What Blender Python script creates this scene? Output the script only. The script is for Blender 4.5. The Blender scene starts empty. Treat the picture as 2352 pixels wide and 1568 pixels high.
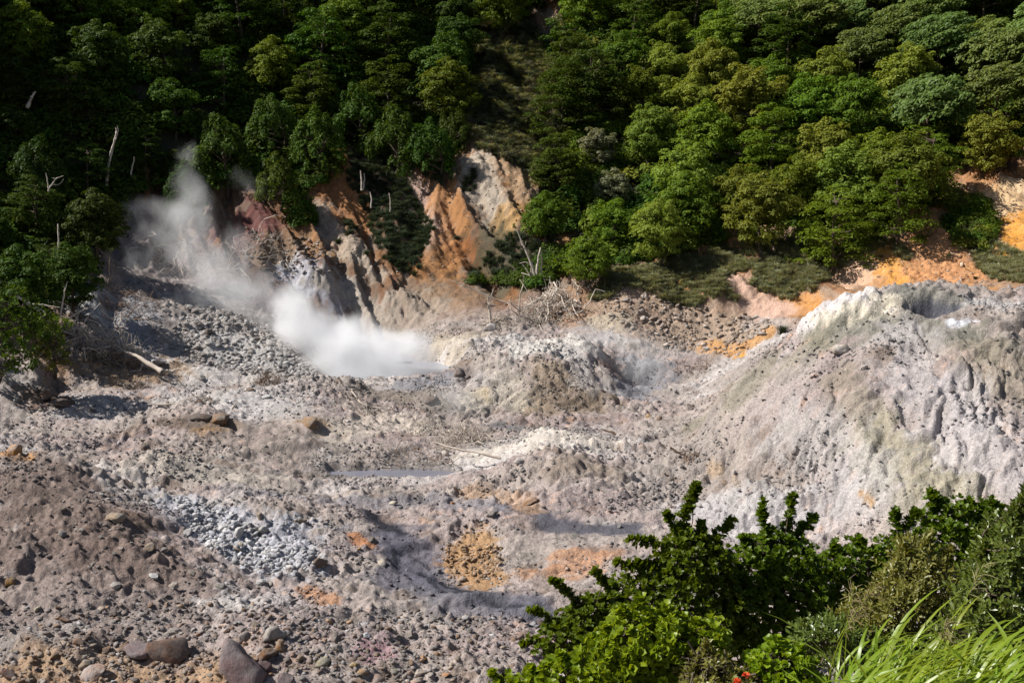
import bpy, math, random
import numpy as np
from mathutils import Vector, Matrix, Euler

# ------------------------------------------------------------------ scene
scene = bpy.context.scene
COL = scene.collection
R = math.radians

CAM_Z, PITCH, LENS = 15.0, 8.0, 40.0
cam_data = bpy.data.cameras.new('camera')
cam_data.lens, cam_data.sensor_width = LENS, 36.0
cam_data.clip_start, cam_data.clip_end = 0.1, 2000.0
cam = bpy.data.objects.new('camera', cam_data)
cam.location = (0, 0, CAM_Z)
cam.rotation_euler = (R(90 - PITCH), 0, 0)
COL.objects.link(cam)
scene.camera = cam

SUN_EL, SUN_AZ = 45.0, -93.0            # azimuth from +Y, negative = left (beyond the scene, to the left)
world = bpy.data.worlds.new('World')
scene.world = world
world.use_nodes = True
wn = world.node_tree
sky = wn.nodes.new('ShaderNodeTexSky')
sky.sky_type = 'NISHITA'
sky.sun_disc = False
sky.sun_elevation = R(SUN_EL)
sky.sun_rotation = R(SUN_AZ)
wn.links.new(sky.outputs['Color'], wn.nodes['Background'].inputs['Color'])
wn.nodes['Background'].inputs['Strength'].default_value = 0.05

sd = bpy.data.lights.new('sun', 'SUN')
sd.energy, sd.angle, sd.color = 5.0, R(0.5), (1.0, 0.955, 0.895)
sun = bpy.data.objects.new('sun', sd)
SDIR = Vector((math.sin(R(SUN_AZ)) * math.cos(R(SUN_EL)), math.cos(R(SUN_AZ)) * math.cos(R(SUN_EL)), math.sin(R(SUN_EL))))
sun.rotation_euler = (-SDIR).to_track_quat('-Z', 'Y').to_euler()
sun.location = SDIR * 200
COL.objects.link(sun)

scene.view_settings.view_transform = 'Standard'
scene.view_settings.look = 'None'
scene.view_settings.gamma = 1.0
scene.view_settings.use_curve_mapping = False
scene.view_settings.exposure = 0.72
scene.cycles.max_bounces = 6
scene.cycles.diffuse_bounces = 2
scene.cycles.transparent_max_bounces = 8
scene.cycles.volume_bounces = 4
scene.cycles.use_denoising = True

# ------------------------------------------------------------------ picture geometry (2352 x 1568 grid of the photograph)
F = LENS / 36.0 * 2352
CP, SP = math.cos(R(PITCH)), math.sin(R(PITCH))

def ray(u, v):
    """slopes (x/y, z/y) of the view ray through a photo point"""
    a, b = (u - 1176) / F, (784 - v) / F
    y = CP + SP * b
    return a / y, (-SP + CP * b) / y

def at(u, v, Y):
    t, s = ray(u, v)
    return (t * Y, Y, CAM_Z + s * Y)

def onz(u, v, z):
    t, s = ray(u, v)
    Y = (z - CAM_Z) / s
    return (t * Y, Y, z)

def project(x, y, z):
    x, y, z = np.asarray(x, float), np.asarray(y, float), np.asarray(z, float)
    d = y * CP - (z - CAM_Z) * SP
    h = y * SP + (z - CAM_Z) * CP
    return 1176 + F * x / d, 784 - F * h / d

def in_poly(poly, u, v):
    u, v = np.asarray(u, float), np.asarray(v, float)
    ins = np.zeros(u.shape, bool)
    n = len(poly)
    for i in range(n):
        x0, y0 = poly[i]; x1, y1 = poly[(i + 1) % n]
        if y0 == y1: continue
        c = ((y0 > v) != (y1 > v)) & (u < (x1 - x0) * (v - y0) / (y1 - y0) + x0)
        ins ^= c
    return ins

# ------------------------------------------------------------------ noise
def _hash(ix, iy, seed):
    h = (ix.astype(np.int64) * 374761393 + iy.astype(np.int64) * 668265263 + seed * 974634777) & 0xFFFFFFFF
    h = ((h ^ (h >> 13)) * 1274126177) & 0xFFFFFFFF
    return (h ^ (h >> 16)) & 0xFFFF

def noise(x, y, seed=0):
    x0, y0 = np.floor(x), np.floor(y)
    fx, fy = x - x0, y - y0
    ix, iy = x0.astype(np.int64), y0.astype(np.int64)
    ux, uy = fx * fx * fx * (fx * (fx * 6 - 15) + 10), fy * fy * fy * (fy * (fy * 6 - 15) + 10)
    def g(i, j, dx, dy):
        a = _hash(i, j, seed) * (2 * math.pi / 65536)
        return np.cos(a) * dx + np.sin(a) * dy
    n00, n10 = g(ix, iy, fx, fy), g(ix + 1, iy, fx - 1, fy)
    n01, n11 = g(ix, iy + 1, fx, fy - 1), g(ix + 1, iy + 1, fx - 1, fy - 1)
    a = n00 + ux * (n10 - n00); b = n01 + ux * (n11 - n01)
    return (a + uy * (b - a)) * 1.5

def fbm(x, y, oct=4, seed=0, gain=.5):
    s, a, f, t = 0, 1.0, 1.0, 0
    for k in range(oct):
        s = s + a * noise(x * f + 17.3 * k, y * f - 9.1 * k, seed + k); t += a
        a *= gain; f *= 2.03
    return s / t

def sstep(a, b, x):
    t = np.clip((x - a) / (b - a), 0, 1)
    return t * t * (3 - 2 * t)

# ------------------------------------------------------------------ terrain control points
CPTS = []
def cY(*rows):
    for u, v, Y in rows: CPTS.append(at(u, v, Y))
def cz(*rows):
    for u, v, z in rows: CPTS.append(onz(u, v, z))
def cx(*rows):
    for r in rows: CPTS.append(r)

# bank under the viewpoint, near floor
cx(*[(x, 2, 12.2) for x in (-4, 0, 4)], *[(x, 8, 8.6) for x in (-8, -3, 0, 4, 8)], *[(x, 14, 5.2) for x in (-12, -4, 3, 10)],
   *[(x, 20, 2.0) for x in (-16, -6, 4, 14)], *[(x, 28, -1.0) for x in (-20, -8, 4, 16)], *[(x, 34, -1.3) for x in (-24, -12, 0, 10, 20, 26)])
# foreground hump on the left
cY((0, 1040, 50), (100, 1033, 50.5), (180, 1075, 49), (0, 1200, 44), (130, 1200, 43.6), (250, 1190, 44.5), (330, 1260, 42.5), (-250, 1020, 50),
   (0, 1400, 38.3), (200, 1400, 38.3), (330, 1400, 38.6))
cz((450, 1340, .1), (420, 1230, .4), (340, 1120, .9), (260, 1050, 1.0), (500, 1450, -.7), (800, 1450, -.8), (1100, 1450, -.9), (1400, 1450, -.9), (1800, 1450, -1), (2300, 1450, -.8),
   (650, 1340, -.4), (900, 1330, -.7), (1200, 1330, -.6), (1500, 1330, -.4), (2000, 1330, -.2), (2352, 1330, .4))
cz((540, 1190, .5), (700, 1210, .1), (900, 1220, -.35), (1100, 1210, -.1), (1300, 1200, -.1), (1500, 1200, .1), (1700, 1200, .3), (1950, 1215, .7))
cz((480, 1090, .8), (600, 1120, .5), (760, 1092, .1), (900, 1085, .05), (1030, 1080, .1), (1120, 1110, .3), (1330, 1042, 1.9), (1250, 1080, 1.2), (1420, 1080, 1.3), (1520, 1110, .7),
   (1600, 1050, 1.0), (1680, 1110, 1.0), (1800, 1080, 2.0))
cz((0, 990, 1.2), (200, 985, 1.1), (380, 1000, 1.1), (470, 955, 2.1), (420, 945, 2.0), (560, 985, 1.4), (520, 935, 2.0), (620, 1010, 1.1), (720, 965, 1.9), (800, 1000, .9), (900, 1020, .8),
   (1000, 1000, .8), (1140, 985, .55), (1260, 1000, 1.5), (1180, 1020, .9), (1450, 985, .9), (1530, 995, .9))
# centre mound
cY((1290, 772, 76.5), (1210, 788, 76), (1370, 790, 76), (1120, 830, 73.2), (1180, 860, 72), (1270, 860, 71.8), (1080, 900, 71), (1380, 890, 72), (1440, 955, 69.5), (1290, 930, 69.2), (1160, 930, 69.6))
cz((1020, 960, .9), (1100, 970, .8), (1200, 972, .75), (1340, 975, .8), (1010, 905, 1.6))
cx((2.2, 83, 3.0), (4, 82, 3.4), (5.5, 84, 3.2))
# hollow right of it and the bank behind
cY((1455, 865, 80), (1440, 900, 77), (1500, 900, 76), (1520, 850, 81), (1400, 830, 79), (1490, 800, 84), (1420, 735, 86), (1420, 690, 88), (1560, 720, 87), (1600, 780, 85), (1700, 740, 85.5),
   (1620, 845, 81), (1700, 820, 80.5), (1780, 750, 82), (1540, 940, 72))
# right pale mound
def mound(u, v):
    Y = np.interp(v, [662, 700, 740, 800, 860, 900, 930, 980, 1040, 1080, 1130, 1200], [57.5, 55.8, 54, 52, 50.2, 49.2, 48.5, 47.3, 46, 45.2, 44.2, 42.5])
    return Y + np.interp(u, [1600, 1750, 1900, 2050, 2352], [9, 6, 2.6, .8, -.8])
cY(*[(u, v, mound(u, v)) for u, v in ((1640, 930), (1700, 970), (1740, 860), (1850, 930), (1850, 830), (1960, 890), (1950, 790), (2100, 800), (2100, 900), (2250, 800), (2250, 930), (2352, 800), (2352, 930), (2050, 980),
    (1850, 1010), (2200, 740), (2050, 735), (1850, 745), (1950, 700), (2040, 676), (2110, 662), (2230, 668), (2352, 664), (2650, 660), (2650, 800), (2650, 930), (2000, 1080), (2200, 1080), (2352, 1080), (2100, 1180), (2352, 1180), (2600, 1080))])
cz((1570, 1000, 1.0))
cx((18, 67, 4.8), (22.5, 67, 5.8), (27, 66, 6.8), (31, 65, 7.2), (18, 74, 4.6), (27, 73, 6.0))
# pool basin
cz((800, 878, 1.75), (900, 895, 2.0), (980, 892, 2.0), (850, 860, 1.2), (920, 850, 1.2), (860, 820, 1.2), (800, 830, 1.2), (1000, 865, 1.7), (960, 815, 2.2), (1040, 850, 2.3), (860, 905, 1.9), (740, 885, 2.4))
cY((850, 745, 92), (960, 770, 87), (1010, 790, 82), (1060, 800, 80.5), (1130, 740, 87))
# scree fan left of the pool
cY((560, 750, 81), (640, 800, 78), (715, 845, 75.5), (480, 700, 85.5), (400, 640, 90), (400, 560, 94), (350, 500, 97), (320, 430, 100), (550, 480, 99), (600, 590, 94), (660, 640, 92), (740, 640, 92.5),
   (720, 700, 90), (640, 710, 88), (800, 580, 97), (760, 500, 101), (760, 400, 105), (450, 800, 77), (560, 830, 75.5), (400, 850, 73.5), (300, 770, 77), (300, 680, 82), (250, 600, 87))
cz((600, 880, 2.3), (500, 870, 2.5), (350, 880, 2.5), (250, 870, 2.7), (130, 900, 2.2), (0, 900, 2.0), (680, 880, 2.5))
# cliffs in the centre
cY((880, 690, 91.5), (980, 690, 91), (1080, 700, 90), (930, 640, 95), (1010, 640, 95), (1100, 640, 94.5), (1000, 500, 101), (950, 400, 106), (860, 500, 102), (850, 380, 107), (1150, 500, 99.5),
   (1150, 380, 105), (1250, 440, 103), (1090, 330, 109), (1200, 350, 108), (1230, 600, 95.5), (1290, 560, 98), (1210, 660, 92), (1270, 690, 89.5), (1350, 720, 87), (1200, 735, 87))
# grassy bank and the orange bluffs on the right
cY((1500, 670, 89.5), (1600, 690, 88), (1700, 640, 91), (1600, 600, 94), (1750, 570, 95), (1850, 600, 92), (1800, 690, 87), (1890, 640, 88.5), (1380, 640, 91.5),
   (2030, 555, 92), (1980, 620, 87.5), (2150, 490, 96), (2080, 610, 87), (2200, 610, 86), (2150, 655, 82), (2280, 620, 85), (2340, 560, 89), (2300, 470, 97), (2320, 400, 101), (2220, 385, 103), (2200, 520, 93), (2600, 450, 95))
# wooded slope (soil under the trees)
cY((1300, 330, 112), (1400, 480, 103), (1500, 400, 108), (1500, 180, 121), (1650, 500, 100), (1700, 320, 112), (1900, 460, 100), (1900, 300, 109), (2050, 440, 101), (2100, 330, 106), (2300, 330, 105), (2330, 180, 114),
   (2000, 120, 122), (1500, 30, 132), (1200, 20, 135), (1170, 200, 120), (1050, 200, 119), (900, 330, 110), (900, 160, 120), (900, 20, 131), (650, 400, 104), (600, 300, 108), (600, 120, 117), (300, 320, 101),
   (300, 120, 110), (0, 640, 79), (0, 420, 90), (0, 220, 99), (0, 20, 109), (200, 660, 82), (220, 560, 89), (120, 760, 74), (60, 830, 69), (-200, 830, 62))
cx(*[(x, 150, 48) for x in (-15, 15, 50)], *[(x, 178, 66) for x in (-70, -20, 30, 80)], (-70, 130, 58), (-60, 112, 50), (-54, 92, 30), (-56, 75, 22), (-48, 60, 4), (-90, 160, 75),
   (60, 112, 36), (58, 92, 24), (48, 75, 13), (44, 60, 9), (36, 46, 4), (90, 150, 50))

CPTS = np.array(CPTS)
def solve_rbf(P, z, lam=.35):
    d = np.sqrt(((P[:, None] - P[None]) ** 2).sum(-1) + .6)
    n = len(P)
    A = np.zeros((n + 3, n + 3)); A[:n, :n] = -d + lam * np.eye(n)
    A[:n, n] = 1; A[:n, n + 1:] = P; A[n, :n] = 1; A[n + 1:, :n] = P.T
    return np.linalg.solve(A, np.concatenate([z, [0, 0, 0]]))
_w = solve_rbf(CPTS[:, :2], CPTS[:, 2])
def rbf(x, y):
    x, y = np.ravel(x), np.ravel(y)
    out = np.empty(len(x)); n = len(CPTS)
    px, py = CPTS[:, 0].astype(np.float32), CPTS[:, 1].astype(np.float32); w = _w[:n].astype(np.float32)
    for i in range(0, len(x), 60000):
        xs, ys = x[i:i + 60000].astype(np.float32)[:, None], y[i:i + 60000].astype(np.float32)[:, None]
        out[i:i + 60000] = -(np.sqrt((xs - px) ** 2 + (ys - py) ** 2 + np.float32(.6)) @ w)
    return out + _w[n] + _w[n + 1] * x + _w[n + 2] * y

# grid: rows in y, columns in t = x / y
def rows():
    ys = [1.5]
    while ys[-1] < 178:
        y = ys[-1]
        ys.append(y + (1.1 if y < 30 else .075 + (y - 30) * .0016 if y < 62 else .125 if y < 112 else .6))
    return np.array(ys)
YR = rows()
TC = np.concatenate([np.linspace(-.80, -.49, 26)[:-1], np.linspace(-.49, .49, 700), np.linspace(.49, .80, 26)[1:]])
T, Yg = np.meshgrid(TC, YR)
X = T * Yg
# the sums are smooth: evaluate coarsely, then interpolate
def upsample_rbf():
    yc = np.unique(np.concatenate([YR[::3], YR[-1:]])); tc = np.unique(np.concatenate([TC[::3], TC[-1:]]))
    tt, yy = np.meshgrid(tc, yc)
    zc = rbf(tt * yy, yy).reshape(tt.shape)
    zi = np.empty((len(yc), len(TC)))
    for i in range(len(yc)): zi[i] = np.interp(TC, tc, zc[i])
    j = np.clip(np.searchsorted(yc, YR) - 1, 0, len(yc) - 2)
    f = ((YR - yc[j]) / (yc[j + 1] - yc[j]))[:, None]
    return zi[j] * (1 - f) + zi[j + 1] * f
Z = upsample_rbf()
Zb = Z.copy()
U0, V0 = project(X, Yg, Z)

# foot of the slopes, as a distance for every column
FOOT = [(-600, 850), (0, 850), (130, 868), (220, 740), (320, 600), (470, 640), (600, 640), (700, 700), (780, 745), (900, 740), (1000, 720), (1100, 720), (1220, 700), (1330, 690), (1420, 670), (1600, 720)]
def hit_smooth(u, v):
    """first terrain point behind a photo point: columns of the grid run along the view rays"""
    t, s = ray(u, v)
    k = np.interp(t, TC, np.arange(len(TC))); k0 = int(min(k, len(TC) - 2)); f = k - k0
    col = Z[:, k0] * (1 - f) + Z[:, k0 + 1] * f
    d = col - (CAM_Z + s * YR)
    w = np.where((d[1:] >= 0) & (d[:-1] < 0) & (YR[1:] > 9))[0]
    if len(w) == 0:
        return (t * 110, 110.0, float(np.interp(110, YR, col)))
    i = w[0]; a = -d[i] / (d[i + 1] - d[i])
    Y = YR[i] + a * (YR[i + 1] - YR[i])
    return (t * Y, Y, CAM_Z + s * Y)
ground_at = hit_smooth
_ft = [(ray(u, v)[0], hit_smooth(u, v)[1]) for u, v in FOOT] + [(ray(1780, 700)[0], 85), (ray(1850, 690)[0], 79), (ray(1960, 660)[0], 74), (ray(2352, 660)[0], 71), (.8, 66)]
FOOTY = np.interp(TC, [a for a, b in _ft], [b for a, b in _ft])[None, :] + 1.5 * noise(X / 6, Yg / 6, 77)
hill = sstep(-3, 3, Yg - FOOTY)

# shape: lumps, gullies, clods
gy, gx = np.gradient(Zb, axis=0) / np.gradient(Yg, axis=0), np.gradient(Zb, axis=1) / np.maximum(np.gradient(X, axis=1), 1e-4)
steep = sstep(.25, .6, np.hypot(gx, gy))
cl_w = noise(X / 9, Yg / 9, 3) * 1.2
FOREST_L = [(-900, -600), (1100, -600), (1100, 60), (1065, 250), (1075, 330), (1000, 410), (900, 350), (780, 345), (730, 425), (640, 425), (560, 410), (455, 440), (330, 410), (275, 480), (225, 580), (150, 680), (60, 700), (-900, 720)]
FOREST_R = [(1250, -600), (1300, 170), (1285, 330), (1245, 430), (1215, 530), (1300, 610), (1420, 605), (1550, 590), (1700, 545), (1850, 545), (1960, 565), (2080, 500), (2175, 450), (2180, 385), (2260, 345), (2360, 335), (3300, 300), (3300, -600)]
FOREST_T = [(1090, -600), (1255, -600), (1250, 20), (1095, 50)]
CHUTE = [(1100, 30), (1210, 30), (1310, 170), (1280, 330), (1245, 400), (1160, 370), (1085, 330), (1070, 210)]
forest = in_poly(FOREST_L, U0, V0) | in_poly(FOREST_R, U0, V0) | in_poly(FOREST_T, U0, V0)
# cliffs: ribs that run down to the right
rib_c = (X + .55 * Yg) / 3.6 + cl_w * .5
rib = 1 - np.abs(noise(rib_c, Yg / 16, 21)) * 2.2
rib2 = 1 - np.abs(noise((X + .5 * Yg) / 1.25 + cl_w, Yg / 7, 23)) * 2
cliff = hill * steep * (~forest)
Z += cliff * (rib * 1.25 + rib2 * .42 - .5 + .38 * (1 - 2 * np.abs(fbm(X / 1.9, Yg / 1.3, 4, 25, .62))))
rough = sstep(30, 36, Yg)
lump = fbm(X / 7, Yg / 7, 3, 5)
Z += rough * (1 - .6 * forest) * (.55 * lump)
# ledges and scars in the floor: noise squeezed into steps
st = fbm(X / 9 + 5, Yg / 5.0, 3, 41)
Z += rough * (1 - hill) * .30 * (sstep(.0, .12, st) - sstep(.22, .4, st) * .6 - sstep(-.2, -.32, st) * .8)
# gullies on the pale mound
MOUND_R = [(1545, 1005), (1700, 880), (1850, 735), (1960, 685), (2110, 640), (2800, 630), (2800, 1130), (2352, 1150), (2050, 1210), (1900, 1160), (1640, 1080)]
MOUND_C = [(1015, 890), (1120, 800), (1200, 772), (1290, 755), (1390, 775), (1450, 960), (1420, 985), (1200, 978), (1010, 985)]
front = Yg < FOOTY
mR = in_poly(MOUND_R, U0, V0) & front & (Yg > 40) & (Yg < 71)
mC = in_poly(MOUND_C, U0, V0) & front & (Yg > 60) & (Yg < 83)
def soften(m, n):
    m = m.astype(float)
    for ax in (0, 1):
        k = np.ones(n) / n
        m = np.apply_along_axis(lambda r: np.convolve(r, k, 'same'), ax, m)
    return m
mRs, mCs = soften(mR, 25), soften(mC, 21)
gul = np.abs(fbm((X - .35 * Yg) / 4.6 + noise(X / 4, Yg / 4, 9) * 1.1, (Yg + .4 * X) / 7 + noise(X / 3, Yg / 3, 19) * .5, 4, 52, .6))
crag = sstep(12, 22, X) * sstep(.0, .35, fbm(X / 5, Yg / 5, 2, 58) + .15)
Z += mRs * (.25 - .62 * np.exp(-gul * 6) + .25 * fbm(X / 1.8, Yg / 1.8, 3, 61) + crag * .34 * (1 - 2.2 * np.abs(fbm(X / 1.5, Yg / .9, 4, 68, .65)))) * sstep(56, 51, Yg) + mRs * .12 * fbm(X / 1.0, Yg / .8, 4, 63, .6)
gulc = np.abs(fbm((X + .1 * Yg) / 3.4 + noise(X / 2.5, Yg / 2.5, 29) * .8, Yg / 5, 4, 55, .6))
Z += mCs * (.2 - .4 * np.exp(-gulc * 8) + .2 * fbm(X / 1.4, Yg / 1.4, 3, 66))
# pit in the mound top
pt = hit_smooth(2140, 712)
pd = np.hypot((X - pt[0]) / 1.35, (Yg - pt[1]) / .95) + .3 * fbm(X / 1.1, Yg / 1.1, 3, 8)
Z -= 1.15 * sstep(1.1, .3, pd)
# hollow that steams to the right of the centre mound
ph = hit_smooth(1455, 868)
hd = np.hypot((X - ph[0]) / 2.6, (Yg - ph[1]) / 2.4) + .4 * fbm(X / 1.5, Yg / 1.5, 3, 18)
Z -= 1.3 * sstep(1.2, .2, hd)
# clods: several sizes, squeezed along the slope so that they read as crumbling layers
# white outcrop on the shoulder of the mound
_o = np.array([hit_smooth(u, v) for u, v in ((1858, 748), (1905, 722), (1950, 708), (1985, 700))])
_d = np.full(X.shape, 1e9)
for _i in range(3):
    _a, _b = _o[_i], _o[_i + 1] - _o[_i]
    _t = np.clip(((X - _a[0]) * _b[0] + (Yg - _a[1]) * _b[1]) / (_b[0] ** 2 + _b[1] ** 2), 0, 1)
    _d = np.minimum(_d, np.hypot(X - _a[0] - _t * _b[0], Yg - _a[1] - _t * _b[1]))
OUTC = sstep(1.25, .45, _d + .5 * fbm(X / 1.2, Yg / 1.2, 4, 88, .6))
Z += OUTC * (.38 + .45 * fbm(X / .9, Yg / .9, 3, 89))
cl1 = fbm(X / 1.15, Yg / .95, 2, 71)
cl2 = noise(X / .5, Yg / .45, 72)
cl3 = noise(X / .24, Yg / .22, 73)
patchy = .55 + .75 * sstep(-.25, .35, fbm(X / 8, Yg / 8, 2, 74))
# crumbling crust: plates with sharp edges, drawn out along the slope
cr1 = np.tanh(3.5 * fbm(X / .95 + .4 * cl1, Yg / .62, 3, 91, .6)); cr2 = np.tanh(3 * fbm(X / .38, Yg / .27, 2, 95, .6))
Z += rough * (1 - .8 * forest) * patchy * (.07 * cr1 + .05 * cr2)
Z += rough * (1 - .75 * forest) * patchy * (.15 * np.abs(cl1) * 2 + .10 * np.maximum(cl2, -.12) + .085 * cl3 * (1 + cl2))

# shallow basins that hold water
POOLS = [('hot_pool', 890, 848, 1.86, 6.3, 6.6), ('mud_pool', 900, 1087, .02, 4.6, .9), ('mud_pool', 1175, 982, .62, 1.5, .8)]
for _n, _u, _v, _z, _rx, _ry in POOLS:
    _c = onz(_u, _v, _z)
    _r = np.hypot((X - _c[0]) / _rx, (Yg - _c[1]) / _ry) + .28 * fbm(X / (_rx * .45), Yg / max(.5, _ry * .5), 3, 97)
    _k = sstep(.95, .6, _r)
    Z = np.where(_k > 0, Z * (1 - _k) + np.minimum(Z, _z - .25) * _k, Z)
    _q = sstep(.92, 1.15, _r) * sstep(2.0, 1.3, _r)
    Z = Z * (1 - _q) + np.maximum(Z, _z + .12 + .12 * cl1) * _q

# ------------------------------------------------------------------ mineral colours of the ground (per vertex, some shade painted in)
PALE, WHITE, GREY = (.295, .252, .225), (.48, .465, .455), (.195, .17, .155)
MAUVE, BROWN, OLIVE = (.245, .195, .19), (.15, .10, .07), (.18, .165, .11)
ORANGE, RUST, SALMON = (.29, .135, .05), (.21, .08, .03), (.38, .235, .15)
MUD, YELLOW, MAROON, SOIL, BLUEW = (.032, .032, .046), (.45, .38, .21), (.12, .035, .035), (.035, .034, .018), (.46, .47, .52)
C = np.empty(Z.shape + (3,))
n1 = fbm(X / 6, Yg / 4, 4, 101); n2 = fbm(X / 2.2, Yg / 1.4, 4, 111); n3 = fbm(X / .7, Yg / .5, 3, 121); n4 = fbm(X / 11 + 3, Yg / 7, 3, 131)
def mixc(m, c):
    m = np.clip(m, 0, 1)[..., None]
    C[:] = C * (1 - m) + np.array(c) * m
C[:] = PALE
mixc(sstep(-.25, .35, n1) * .7, MAUVE)
mixc(sstep(.0, .45, n4 + .4 * n2) * .55, WHITE)
mixc(sstep(.05, .4, -n1 + .5 * n2) * .6, GREY)
mixc(sstep(.12, .4, n2 * .8 - .3 * n4) * .55, BROWN)
mixc(sstep(.30, .5, n3 * .7 + .5 * n1) * .5, SALMON)
# slopes behind: orange cliffs, soil under the woods
streak = fbm((X + .5 * Yg) / 2.4 + .6 * n1, Yg / 11, 4, 141)
streak2 = fbm((X + .5 * Yg) / .9 + .6 * n1, Yg / 5, 3, 151)
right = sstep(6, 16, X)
cliffc = np.array(SALMON) * .55 * np.ones(C.shape)
def mc(m, c):
    global cliffc
    m = np.clip(m, 0, 1)[..., None]; cliffc = cliffc * (1 - m) + np.array(c) * m
mc(sstep(-.15, .3, streak) * .85, ORANGE)
mc(sstep(.05, .4, -streak + .3 * streak2) * .75, (.30, .23, .17))
mc(sstep(.1, .45, streak2) * .7, RUST)
mc(sstep(.2, .45, -streak2 + .3 * n2) * .55, (.42, .34, .27))
mc(right * sstep(-.2, .3, n2 + streak) * .55, (.38, .21, .095))
cliffc = cliffc * (.62 + .38 * right[..., None])  # shade on the left and centre cliffs put into their colour
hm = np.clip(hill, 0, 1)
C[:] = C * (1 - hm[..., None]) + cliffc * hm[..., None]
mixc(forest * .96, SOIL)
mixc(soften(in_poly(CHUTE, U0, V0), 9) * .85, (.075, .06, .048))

DETAIL = .55 * n2 + .45 * n3
FLAT = np.zeros(Z.shape)
def paint(pts, w, col, a=1.0, soft=.42, brk=1.05, flat=0):
    """stain along a line of photo points, w metres to each side, with a broken edge"""
    P = np.array([ground_at(u, v) for u, v in pts])
    lo, hi = P.min(0) - w * 2.2, P.max(0) + w * 2.2
    j0, j1 = np.searchsorted(YR, lo[1]), np.searchsorted(YR, hi[1]) + 1
    sl = slice(max(j0, 0), min(j1, len(YR)))
    x, y, z = X[sl], Yg[sl], Z[sl]
    d = np.full(x.shape, 1e9)
    for i in range(max(1, len(P) - 1)):
        a0 = P[i]; b0 = P[min(i + 1, len(P) - 1)] - a0
        L = (b0 ** 2).sum() + 1e-9
        tt = np.clip(((x - a0[0]) * b0[0] + (y - a0[1]) * b0[1] + (z - a0[2]) * b0[2]) / L, 0, 1)
        d = np.minimum(d, np.sqrt((x - a0[0] - tt * b0[0]) ** 2 + (y - a0[1] - tt * b0[1]) ** 2 + (z - a0[2] - tt * b0[2]) ** 2))
    col = np.array(col) * .82
    m = a * sstep(1 + soft, 1 - soft, d / w + brk * DETAIL[sl] * 2)
    if flat: FLAT[sl] = np.maximum(FLAT[sl], flat * m)
    C[sl] = C[sl] * (1 - m[..., None]) + np.array(col) * m[..., None]

# scree and rubble fan on the left
paint([(420, 640), (480, 720), (600, 800), (680, 850)], 6, (.37, .335, .31), .9)
paint([(330, 520), (300, 620), (240, 720)], 4.5, (.20, .165, .15), .8)
paint([(440, 590), (470, 640)], 2.6, MAUVE, .7)
paint([(560, 500), (600, 540), (520, 520)], 2.6, MAROON, .85)
paint([(480, 470), (440, 430)], 2.5, (.17, .14, .10), .7)
paint([(640, 590), (700, 560)], 2.2, (.26, .17, .10), .8)
paint([(610, 640), (590, 690)], 2.0, (.14, .09, .08), .8)
paint([(690, 620), (740, 650), (770, 670)], 1.9, BLUEW, .75)
paint([(760, 640), (830, 690), (880, 740)], 1.5, (.37, .32, .27), .85)
paint([(150, 670), (200, 690)], 1.6, (.45, .46, .46), .7)
paint([(270, 740), (300, 700), (290, 800)], 1.6, (.36, .36, .38), .6)
paint([(210, 830), (300, 860), (380, 850)], 1.5, (.27, .16, .07), .7)
paint([(540, 800), (640, 830)], 2, (.5, .49, .48), .5)
# cliffs
paint([(760, 390), (800, 470), (770, 530)], 2.2, (.33, .15, .06), .85)
paint([(730, 490), (800, 560), (850, 620)], 1.2, (.40, .33, .26), .8)
paint([(930, 400), (980, 480), (1010, 540)], 1.3, (.42, .30, .25), .85)
paint([(1010, 450), (1050, 520), (1040, 600), (980, 610)], 1.8, (.40, .19, .07), .8)
paint([(1095, 360), (1110, 430), (1150, 520)], 1.6, (.42, .36, .29), .85)
paint([(1180, 380), (1210, 450)], 1.6, (.37, .25, .15), .8)
paint([(1160, 530), (1200, 490)], 1.4, (.42, .24, .08), .8)
paint([(1080, 570), (1100, 610)], 1.6, (.27, .10, .03), .85)
paint([(1000, 670), (1060, 690)], 2.0, (.27, .17, .10), .7)
paint([(940, 690), (900, 730), (980, 720)], 2.2, (.32, .27, .22), .7)
paint([(1130, 560), (1180, 620), (1250, 600)], 2.5, (.07, .065, .035), .85)
# behind the centre
paint([(1310, 560), (1300, 620)], 1.2, (.45, .24, .10), .8)
paint([(1340, 680), (1420, 650), (1330, 720)], 1.8, (.34, .20, .115), .85)
paint([(1440, 670), (1400, 720)], 1.5, (.40, .30, .22), .7)
paint([(1500, 700), (1580, 740), (1480, 740), (1640, 720)], 2.4, (.34, .235, .16), .85)
paint([(1600, 740), (1560, 780), (1660, 790)], 1.8, (.33, .25, .19), .75)
paint([(1360, 740), (1440, 740)], .8, (.48, .41, .31), .7)
paint([(1000, 790), (1080, 770), (1050, 810)], 1.4, (.42, .35, .255), .6)
paint([(1560, 730), (1700, 770), (1650, 740)], 1.6, (.36, .27, .20), .7)
paint([(1620, 790), (1700, 800), (1750, 770)], .9, (.52, .27, .09), .8)
paint([(1680, 640), (1760, 700), (1800, 720)], 1.3, (.50, .33, .25), .85)
paint([(1850, 690), (1880, 700)], .9, (.55, .26, .08), .8)
paint([(1700, 815)], .5, (.62, .28, .04), .9)
# right-hand bluffs
paint([(1980, 570), (1960, 640), (2010, 620)], 1.7, (.58, .38, .26), .85)
paint([(2020, 560), (2070, 650)], 1.0, (.60, .28, .05), .85)
paint([(2150, 490), (2140, 560), (2160, 640)], 2.4, (.55, .27, .12), .9)
paint([(2230, 400), (2330, 400)], 1.4, (.36, .17, .07), .8)
paint([(2320, 440), (2290, 480), (2340, 520)], 1.5, (.66, .47, .27), .85)
paint([(2340, 500), (2330, 570)], 1.2, (.62, .27, .03), .85)
paint([(2220, 380), (2280, 375), (2330, 385)], .7, (.05, .03, .02), .9)
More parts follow.
